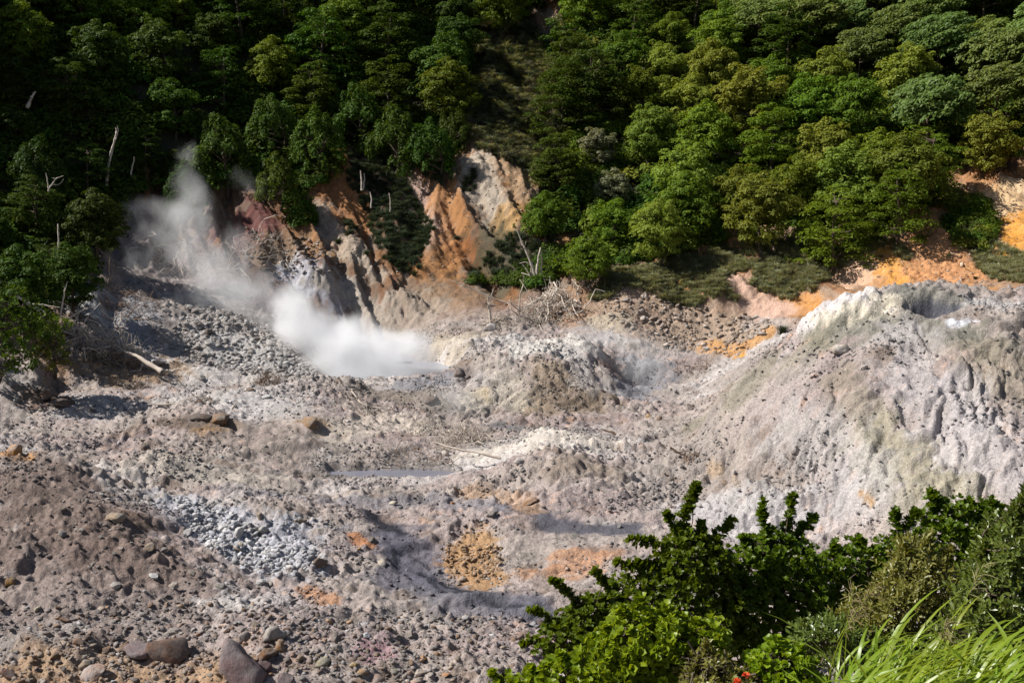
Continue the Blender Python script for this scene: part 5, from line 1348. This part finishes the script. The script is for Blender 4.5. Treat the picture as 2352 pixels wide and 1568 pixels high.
def shrub(name, label, blobs, Y, mat, per, ln, wd, dens, seed, base=None, spires=(), open_=(20, 68), shape=(.30, .62, .50, .92), spread=0., group='bushes in front of the viewpoint', cat='bush', stems=True, depth=.8):
    """blobs: (u, v, ru, rv[, extra distance]) at Y; leaves in rosettes near the blob surfaces; spires: leafy shoots along photo points"""
    r = np.random.RandomState(seed)
    PS, AX = [], []
    bl = []
    for b in blobs:
        dy = b[4] if len(b) > 4 else 0
        c = np.array(at(b[0], b[1], Y + dy)); rx, rz = b[2] / F * (Y + dy), b[3] / F * (Y + dy)
        bl.append((c, np.array([rx, min(rx, rz) * depth + .12, rz])))
    for c, R3 in bl:
        area = 4 * math.pi * ((R3[0] * R3[1]) ** 1.6 / 3 + (R3[0] * R3[2]) ** 1.6 / 3 + (R3[1] * R3[2]) ** 1.6 / 3) ** (1 / 1.6)
        n = int(area * dens)
        d = rand_dirs(r, n)
        lob = 1 + .16 * np.sin(d[:, 0] * 6 + seed) * np.cos(d[:, 2] * 5 + seed) + .12 * np.sin(d[:, 1] * 9 + d[:, 0] * 4)
        rad = np.where(r.rand(n) < .72, r.uniform(.82, 1.06, n), r.uniform(.45, .85, n)) * lob
        P = c + d * R3 * rad[:, None]
        inside = np.zeros(n, bool)
        for c2, R2 in bl:
            if c2 is c: continue
            inside |= (((P - c2) / R2) ** 2).sum(1) < .5
        P, d = P[~inside], d[~inside]
        PS.append(P); AX.append(unit(d * .75 + [0, -.05, .75] + r.normal(size=d.shape) * .35))
    for sp in spires:
        pts, w = sp[0], sp[1]; dy = sp[2] if len(sp) > 2 else 0
        Q = np.array([at(u, v, Y + dy) for u, v in pts]); wr = w / F * Y
        Ls = np.linalg.norm(np.diff(Q, axis=0), axis=1).sum()
        n = int(max(10, Ls * wr * 2.6 * dens * 2.2 + 8))
        tt = r.rand(n) ** .9 * (len(Q) - 1)
        B = np.stack([np.interp(tt, np.arange(len(Q)), Q[:, k]) for k in range(3)], 1)
        ax = unit(Q[-1] - Q[0])
        tap = (1 - .6 * (tt / (len(Q) - 1)))[:, None]
        off = rand_dirs(r, n) * wr * tap * r.uniform(.2, 1, (n, 1))
        PS.append(B + off); AX.append(unit(ax * .8 + off / wr * .6 + [0, 0, .25]))
    P, A = np.concatenate(PS), np.concatenate(AX)
    v, q = rosettes(r, P, A, per, ln, wd, open_, shape, spread)
    bu, bv = base if base else (np.mean([b[0] for b in blobs]), 0)
    bx = at(bu, 1500, Y)[0]
    g = np.array([bx, Y, float(ground_z(bx, Y))])
    e = link(name, None, loc=tuple(g))
    f = link('foliage', mesh_from('foliage', v - g, q, mat), e); f['kind'] = 'stuff'
    if stems:
        for c, R3 in bl[:9]:
            link('stem', mesh_from('stem', *tube(wander(r, (r.normal() * .12, r.normal() * .12, -.15), c - g, 8, .3), np.linspace(.034, .012, 8), 5), M_STEM, True), e)
        bag = Bag()
        for k in r.choice(len(P), min(len(P), 110), replace=False):
            c, R3 = min(bl, key=lambda b: ((b[0] - P[k]) ** 2).sum())
            bag.add(tube(wander(r, c - g + r.normal(size=3) * .08, P[k] - g, 5, .06), np.linspace(.009, .004, 5), 4))
        t = link('twigs', bag.mesh('twigs', M_STEM, True), e); t['kind'] = 'stuff'
    tag(e, label, cat, group)
    return e

shrub('leafy_shrub', 'tall dark glossy shrub with the highest spire, left of the forked shoots',
      [(1580, 1300, 75, 90), (1590, 1400, 130, 110), (1470, 1390, 95, 75), (1360, 1420, 75, 45), (1300, 1465, 75, 42), (1420, 1480, 120, 70), (1560, 1520, 120, 80), (1640, 1300, 45, 55)], 11.0, M_SHRUB, 7, .062, .024, 260, 1, (1560, 0),
      [([(1560, 1270), (1570, 1190), (1590, 1150), (1598, 1112)], 24), ([(1350, 1400), (1310, 1365), (1268, 1330)], 17), ([(1440, 1400), (1400, 1345), (1365, 1312)], 16), ([(1520, 1300), (1470, 1300), (1415, 1292)], 18), ([(1540, 1260), (1500, 1245), (1445, 1238)], 16), ([(1290, 1440), (1250, 1415), (1222, 1398)], 16),
       ([(1610, 1300), (1650, 1230), (1685, 1192)], 18), ([(1570, 1250), (1545, 1200), (1530, 1178)], 14), ([(1270, 1480), (1230, 1475), (1202, 1478)], 14), ([(1600, 1250), (1612, 1200)], 16)])
shrub('leafy_shrub', 'dark glossy shrub with two upright shoots side by side',
      [(1790, 1280, 85, 62), (1720, 1330, 70, 70), (1830, 1360, 80, 80), (1750, 1420, 95, 85), (1690, 1440, 70, 80), (1850, 1440, 70, 70)], 11.4, M_SHRUB, 7, .062, .024, 250, 2, (1780, 0),
      [([(1770, 1270), (1757, 1210), (1752, 1150)], 17), ([(1800, 1260), (1812, 1200), (1822, 1138)], 18), ([(1820, 1250), (1845, 1215), (1868, 1186)], 20), ([(1740, 1290), (1720, 1250), (1706, 1235)], 17), ([(1690, 1330), (1660, 1280), (1640, 1270)], 15), ([(1850, 1300), (1862, 1262)], 14)])
shrub('leafy_shrub', 'dark glossy shrub at the right with a thick rounded crest',
      [(2200, 1195, 75, 48), (2290, 1215, 80, 55), (2160, 1270, 95, 70), (2060, 1290, 75, 60), (1960, 1300, 75, 60), (1920, 1370, 75, 75), (2040, 1370, 95, 70), (2250, 1290, 100, 75), (1980, 1440, 90, 70)], 11.8, M_SHRUB, 7, .062, .024, 230, 3, (2120, 0),
      [([(2160, 1200), (2150, 1160), (2142, 1132)], 32), ([(2210, 1190), (2225, 1150)], 24), ([(2070, 1260), (2060, 1205), (2055, 1172)], 18), ([(2060, 1250), (2085, 1200), (2108, 1172)], 20), ([(1960, 1270), (1975, 1232)], 22), ([(1930, 1290), (1915, 1252)], 20), ([(2270, 1190), (2282, 1150)], 22), ([(2320, 1190), (2330, 1162)], 22)])
RND = (.35, .68, .55, 1.0)
shrub('round_leaf_shrub', 'bright green round leaved shrub at the bottom, in front of the dark spire shrub',
      [(1470, 1470, 85, 70), (1395, 1520, 90, 55), (1540, 1470, 55, 60), (1555, 1540, 90, 65), (1300, 1560, 90, 38), (1210, 1575, 80, 25), (1450, 1560, 100, 45), (1630, 1480, 40, 50)], 8.3, M_BRIGHT, 7, .058, .025, 320, 4, (1450, 0),
      [([(1460, 1420), (1470, 1370)], 18), ([(1520, 1430), (1530, 1395)], 16), ([(1400, 1480), (1390, 1440)], 14), ([(1590, 1460), (1600, 1425)], 14), ([(1300, 1530), (1285, 1505)], 14), ([(1150, 1575), (1130, 1545)], 10), ([(1230, 1560), (1222, 1535)], 10), ([(1430, 1440), (1425, 1400)], 14)], (12, 58), RND)
shrub('round_leaf_shrub', 'smaller bright green round leaved shrub between the flowers and the grass',
      [(1790, 1530, 75, 45), (1740, 1565, 60, 30), (1850, 1560, 45, 30)], 8.0, M_BRIGHT, 7, .056, .025, 320, 5, (1790, 0), [([(1780, 1500), (1785, 1470)], 14), ([(1830, 1520), (1838, 1488)], 12)], (12, 58), RND)
NAR = (.3, .6, .75, .8)
shrub('narrow_leaf_shrub', 'bronze tinted narrow leaved bush in front of the rounded dark crest',
      [(2110, 1330, 70, 75), (2170, 1380, 70, 75), (2060, 1400, 80, 65), (1990, 1440, 60, 55), (2120, 1450, 110, 60)], 9.3, M_BRONZE, 7, .060, .013, 340, 6, (2110, 0), [([(2070, 1320), (2075, 1260)], 20), ([(2120, 1290), (2130, 1240)], 20), ([(2160, 1320), (2180, 1270)], 18)], (20, 80), NAR, 1.2)
shrub('narrow_leaf_shrub', 'green narrow leaved bush rising at the right edge',
      [(2320, 1280, 60, 80), (2300, 1370, 75, 85), (2260, 1450, 95, 75), (2350, 1430, 70, 90)], 8.4, M_MID, 7, .066, .016, 320, 7, (2320, 0), [([(2320, 1230), (2330, 1180)], 16), ([(2345, 1200), (2352, 1145)], 18), ([(2270, 1330), (2262, 1270)], 16)], (20, 80), NAR, 1.2)
shrub('narrow_leaf_shrub', 'little bronze leaved bush low between the two bright green shrubs',
      [(1635, 1545, 50, 40), (1600, 1570, 45, 25), (1680, 1568, 45, 25)], 7.9, M_BRONZE, 7, .048, .013, 340, 8, (1635, 0), [([(1625, 1520), (1622, 1480)], 12)], (20, 80), NAR, 1.0)
shrub('narrow_leaf_shrub', 'dark narrow leaved bush in the shade behind the bright grass',
      [(2000, 1500, 90, 50), (2150, 1510, 110, 50), (2300, 1510, 90, 55), (1900, 1480, 70, 60)], 9.0, M_MID, 6, .060, .016, 260, 9, (2100, 0), (), (20, 80), NAR, 1.0)
# bushes on the left, at the forest foot
shrub('leafy_shrub', 'dark green bush at the left edge above the crater floor',
      [(30, 740, 70, 60), (70, 790, 75, 50), (0, 800, 70, 60), (20, 700, 60, 40)], 66, M_DARK, 6, .30, .075, 5.5, 10, (30, 0), (), (30, 80), NAR, .8, 'bushes along the forest foot')
shrub('leafy_shrub', 'yellowish half bare bush beside the driftwood',
      [(122, 790, 34, 42), (105, 820, 36, 30), (135, 830, 22, 26)], 66.5, M_YEL, 5, .20, .05, 7, 11, (122, 0), (), (30, 80), NAR, .8, 'bushes along the forest foot')
shrub('leafy_shrub', 'small green bush among the logs at left',
      [(120, 745, 40, 22), (100, 735, 26, 18)], 70, M_FINE, 6, .25, .06, 6, 12, (120, 0), (), (30, 80), NAR, .8, 'bushes along the forest foot')
shrub('leafy_shrub', 'green bush at the right foot of the white snag',
      [(1265, 640, 22, 40), (1250, 660, 20, 25), (1275, 615, 16, 22)], 92, M_FINE, 6, .28, .07, 5, 13, (1262, 0), (), (30, 80), NAR, .8, 'bushes along the forest foot')
shrub('leafy_shrub', 'sunlit green bush between the snag and the grassy bank',
      [(1335, 610, 38, 48), (1315, 640, 26, 24), (1360, 625, 26, 26)], 92.5, M_FINE, 6, .30, .08, 5, 14, (1335, 0), (), (30, 80), NAR, .8, 'bushes along the forest foot')
shrub('leafy_shrub', 'dark bush clinging to the rib right of the maroon scar',
      [(685, 480, 36, 38), (705, 510, 26, 22)], 99, M_DARK, 6, .30, .07, 5, 15, (690, 0), (), (30, 80), NAR, .8, 'bushes along the forest foot')

# bright grass at the bottom right: every big blade a part
def blade(r, b, d, L, w, droop):
    n = 7; t = np.linspace(0, 1, n)[:, None]
    P = b + d * L * (t * .35 + .65 * t ** 1.6) * [1, 1, 0] * .8 + np.array([0, 0, 1]) * L * (t - droop * t ** 2.4)
    sd = unit(np.cross(d, [0, 0, 1.0]) + r.normal(size=3) * .35)
    ww = w * np.array([.7, .95, 1, .95, .75, .42, .03])[:, None]
    up = unit(np.cross(sd, d)) * .25
    V = np.stack([P - sd * ww, P + up * ww * -.6, P + sd * ww], 1).reshape(-1, 3)
    Q = []
    for i in range(n - 1):
        a = 3 * i; Q += [[a, a + 1, a + 4, a + 3], [a + 1, a + 2, a + 5, a + 4]]
    return V, np.array(Q)
def grass_clump(u0, u1, Y, n, label, seed, parts):
    r = np.random.RandomState(seed)
    g = np.array([at((u0 + u1) / 2, 1600, Y)[0], Y, 0]); g[2] = at(0, 1568, Y)[2] - .42
    e = link('grass_clump', None, loc=tuple(g))
    bag = Bag()
    for k in range(n):
        u = r.uniform(u0, u1)
        b = np.array(at(u, 1600, Y + r.normal() * .35)) - g; b[2] = r.uniform(-.05, .22)
        a = r.normal() * .55 + .05
        d = np.array([math.cos(a), math.sin(a) * .8, 0]) * (1 if r.rand() < .93 else -1)
        L = r.uniform(.34, .66)
        vf = blade(r, b, d, L, r.uniform(.008, .0155), r.uniform(.25, .60))
        if k < parts: link('blade', mesh_from('blade', vf[0], vf[1], M_BLADE, True), e)
        else: bag.add(vf)
    if n > parts:
        o = link('fine_blades', bag.mesh('fine_blades', M_BLADE, True), e); o['kind'] = 'stuff'
    tag(e, label, 'grass', 'bright grass clumps at the viewpoint')
grass_clump(1900, 2080, 6.4, 330, 'bright yellow green grass clump left in the corner, nearest the flowers', 51, 60)
grass_clump(2020, 2230, 6.1, 380, 'bright arching grass clump in the middle of the grassy corner', 52, 60)
grass_clump(2190, 2400, 5.8, 380, 'bright upright grass clump in the outermost bottom right corner', 53, 60)
def seed_stem(pts, Y, label, seed, plume=.35):
    r = np.random.RandomState(seed)
    P = np.array([at(u, v, Y) for u, v in pts]); tt = np.linspace(0, len(P) - 1, 14)
    Q = np.stack([np.interp(tt, np.arange(len(P)), P[:, k]) for k in range(3)], 1)
    for _ in range(3): Q[1:-1] = (Q[:-2] + 2 * Q[1:-1] + Q[2:]) / 4
    g = Q[0].copy(); e = link('seed_grass', None, loc=tuple(g))
    link('stem', mesh_from('stem', *tube(Q - g, np.linspace(.004, .0018, 14), 5), M_BLADE, True), e)
    bag = Bag()
    for k in range(34):
        s = 1 - plume * r.rand(); b = np.array([np.interp(s * 13, np.arange(14), Q[:, c]) for c in range(3)]) - g
        d = unit(rand_dirs(r, 1)[0] * .8 + [.6, 0, .2]); L = r.uniform(.05, .13)
        bag.add(tube(np.stack([b, b + d * L * .5, b + d * L + [0, 0, -.012]]), [.0012, .0035, .001], 4))
    o = link('plume', bag.mesh('plume', M_SEED), e); o['kind'] = 'stuff'
    tag(e, label, 'grass stem', 'seeding grass stems')
seed_stem([(1895, 1600), (1915, 1500), (1960, 1410), (2012, 1345)], 6.6, 'seeding grass stem leaning right, first from the bright shrub', 61, .5)
seed_stem([(1935, 1600), (1942, 1500), (1946, 1420), (1962, 1350)], 6.8, 'thin upright seeding grass stem behind the leaning one', 62, .4)
seed_stem([(2160, 1600), (2190, 1440), (2225, 1360), (2262, 1292)], 6.2, 'tallest seeding grass stem with a pale plume before the right bush', 63, .35)
seed_stem([(2120, 1600), (2160, 1480), (2172, 1420)], 6.2, 'short seeding grass stem beside the tallest one', 64, .4)
# orange red flowers
for k, (u, v, lab) in enumerate([(1714, 1552, 'orange red flower cluster left of the smaller bright shrub'), (1693, 1566, 'lowest orange red flower cluster at the bottom edge')]):
    r = np.random.RandomState(70 + k); c = np.array(at(u, v, 7.6)); g = c + [0, 0, -.45]
    e = link('flower', None, loc=tuple(g))
    link('stem', mesh_from('stem', *tube(np.array([[0, 0, 0], [.01, 0, .22], c - g]), [.004, .003, .002], 5), M_STEM, True), e)
    d = rand_dirs(r, 26); d[:, 2] = np.abs(d[:, 2])
    v_, q_ = leaves6(c - g + d * .008, unit(np.cross(d, r.normal(size=d.shape))), d, np.full(26, .026), np.full(26, .009))
    link('petals', mesh_from('petals', v_, q_, M_FLOWER), e)
    tag(e, lab, 'flower', 'small red flowers')

# ------------------------------------------------------------------ steam: soft, torn vapour as volume grids
def steam(name, label, blobs, dens, seed, scale=.35, warp=1.6, aniso=0, lo=2.2, hi=.15, vox=.22, gain=1.0):
    """blobs: (u, v, Y, radius across px, radius up px, depth m, weight); soft lobes torn by noise"""
    B = []
    for u, v, Y, ru, rv, dy, w in blobs:
        B.append((np.array(at(u, v, Y)), np.array([ru / F * Y, dy, rv / F * Y]), w))
    lo_ = np.min([c - r - 1.5 for c, r, w in B], 0); hi_ = np.max([c + r + 1.5 for c, r, w in B], 0)
    m = bpy.data.materials.new(name); m.use_nodes = True; nt = m.node_tree; nt.nodes.clear()
    out = nt.nodes.new('ShaderNodeOutputMaterial'); pv = nt.nodes.new('ShaderNodeVolumePrincipled')
    pv.inputs['Color'].default_value = (.975, .98, .99, 1); pv.inputs['Anisotropy'].default_value = 0; pv.inputs['Density'].default_value = 1.0
    nt.links.new(pv.outputs[0], out.inputs['Volume'])
    ng = bpy.data.node_groups.new(name + '_vapour', 'GeometryNodeTree'); L = ng.links.new
    ng.interface.new_socket('Geometry', in_out='INPUT', socket_type='NodeSocketGeometry')
    ng.interface.new_socket('Geometry', in_out='OUTPUT', socket_type='NodeSocketGeometry')
    go = ng.nodes.new('NodeGroupOutput'); P0 = ng.nodes.new('GeometryNodeInputPosition').outputs[0]
    def put(q, args):
        for i, s in enumerate(args):
            if s is None: continue
            if hasattr(s, 'links'): L(s, q.inputs[i])
            else: q.inputs[i].default_value = s
    def vm(op, *a):
        q = ng.nodes.new('ShaderNodeVectorMath'); q.operation = op; put(q, a); return q.outputs['Value'] if op == 'LENGTH' else q.outputs[0]
    def ma(op, a, b=None, clamp=False):
        q = ng.nodes.new('ShaderNodeMath'); q.operation = op; q.use_clamp = clamp; put(q, (a, b)); return q.outputs[0]
    off = vm('ADD', P0, (seed * 13.7, seed * 7.1, 0))
    wz = ng.nodes.new('ShaderNodeTexNoise'); wz.inputs['Scale'].default_value = scale * .5; wz.inputs['Detail'].default_value = 4; L(off, wz.inputs['Vector'])
    pos = vm('ADD', P0, vm('MULTIPLY', vm('SUBTRACT', wz.outputs['Color'], (.5, .5, .5)), (warp * 2,) * 3))
    acc = None
    for c, r, w in B:
        k = ma('MULTIPLY', ma('SUBTRACT', 1.0, vm('LENGTH', vm('DIVIDE', vm('SUBTRACT', pos, tuple(c)), tuple(r))), True), w)
        acc = k if acc is None else ma('ADD', ma('MAXIMUM', acc, k), ma('MULTIPLY', ma('MINIMUM', acc, k), .35))
    nz = ng.nodes.new('ShaderNodeTexNoise'); nz.inputs['Scale'].default_value = scale; nz.inputs['Detail'].default_value = 6; nz.inputs['Roughness'].default_value = .58
    nz.inputs['Distortion'].default_value = .5; L(vm('ADD', vm('MULTIPLY', pos, (1, 1, .8)), (seed * 3.3, 0, 0)), nz.inputs['Vector'])
    er = ma('MULTIPLY', ma('SUBTRACT', nz.outputs['Fac'], .5), lo)
    dn = ma('MULTIPLY', ma('MULTIPLY', ma('SUBTRACT', ma('ADD', acc, er), hi), gain, True), dens)
    dn = ma('MULTIPLY', dn, ma('MULTIPLY', acc, 2.2, True))
    vc = ng.nodes.new('GeometryNodeVolumeCube'); L(dn, vc.inputs['Density'])
    vc.inputs['Min'].default_value = tuple(lo_); vc.inputs['Max'].default_value = tuple(hi_)
    for ax, nm in enumerate('XYZ'): vc.inputs['Resolution ' + nm].default_value = int(np.clip((hi_[ax] - lo_[ax]) / vox, 8, 160))
    sm = ng.nodes.new('GeometryNodeSetMaterial'); sm.inputs['Material'].default_value = m
    L(vc.outputs[0], sm.inputs[0]); L(sm.outputs[0], go.inputs[0])
    vd = bpy.data.volumes.new(name); vd.materials.append(m)
    o = link(name, vd)
    md = o.modifiers.new('vapour', 'NODES'); md.node_group = ng
    tag(o, label, 'steam', kind='stuff')
    return o
steam('steam', 'dense white steam boiling off the grey pool',
      [(680, 690, 80, 70, 75, 2.8, .8), (715, 755, 79, 100, 95, 3.6, 1), (795, 795, 78, 120, 95, 4, 1.2), (880, 815, 77, 110, 88, 3.8, 1.2), (940, 805, 77, 75, 65, 3, 1), (830, 860, 76.5, 150, 50, 3.4, 1.3), (930, 865, 76, 85, 38, 2.8, 1.1), (760, 830, 77, 110, 75, 3.2, 1)], 1.0, 1, .45, 1.5, 0, 2.0, .20, .2, 1.0)
steam('steam', 'thin drifting steam rising to the upper left over the slide',
      [(650, 750, 82, 130, 120, 3, .9), (570, 680, 85, 150, 130, 3.2, 1), (490, 610, 88, 150, 120, 3.2, 1), (410, 530, 91.5, 150, 105, 3.2, 1), (345, 490, 93.5, 100, 70, 2.4, .9), (450, 450, 94, 75, 110, 2.6, 1), (440, 360, 98, 60, 75, 2.2, .75), (380, 620, 88, 150, 120, 3.2, .7), (450, 710, 84, 150, 100, 3, .7), (615, 550, 94, 34, 60, 1.6, .7), (575, 420, 97.5, 60, 46, 1.8, .7), (330, 580, 90, 100, 90, 2.6, .6)], .42, 2, .42, 1.8, 0, 2.3, .34, .25, .9)
steam('steam', 'faint vapour in the hollow right of the centre mound',
      [(1480, 830, 79, 110, 80, 2.2, .7), (1400, 775, 81, 130, 50, 2.5, .6), (1590, 825, 82, 90, 46, 2, .9), (1320, 765, 80, 140, 34, 2, .5)], .34, 3, .5, .8, 0, 1.6, .1)
steam('steam', 'faint vapour over the bleached bush',
      [(1030, 930, 68.4, 110, 75, 1.2, .9), (960, 1060, 58, 130, 40, 1.0, .6)], .34, 4, .6, .6, 0, 1.6, .1)
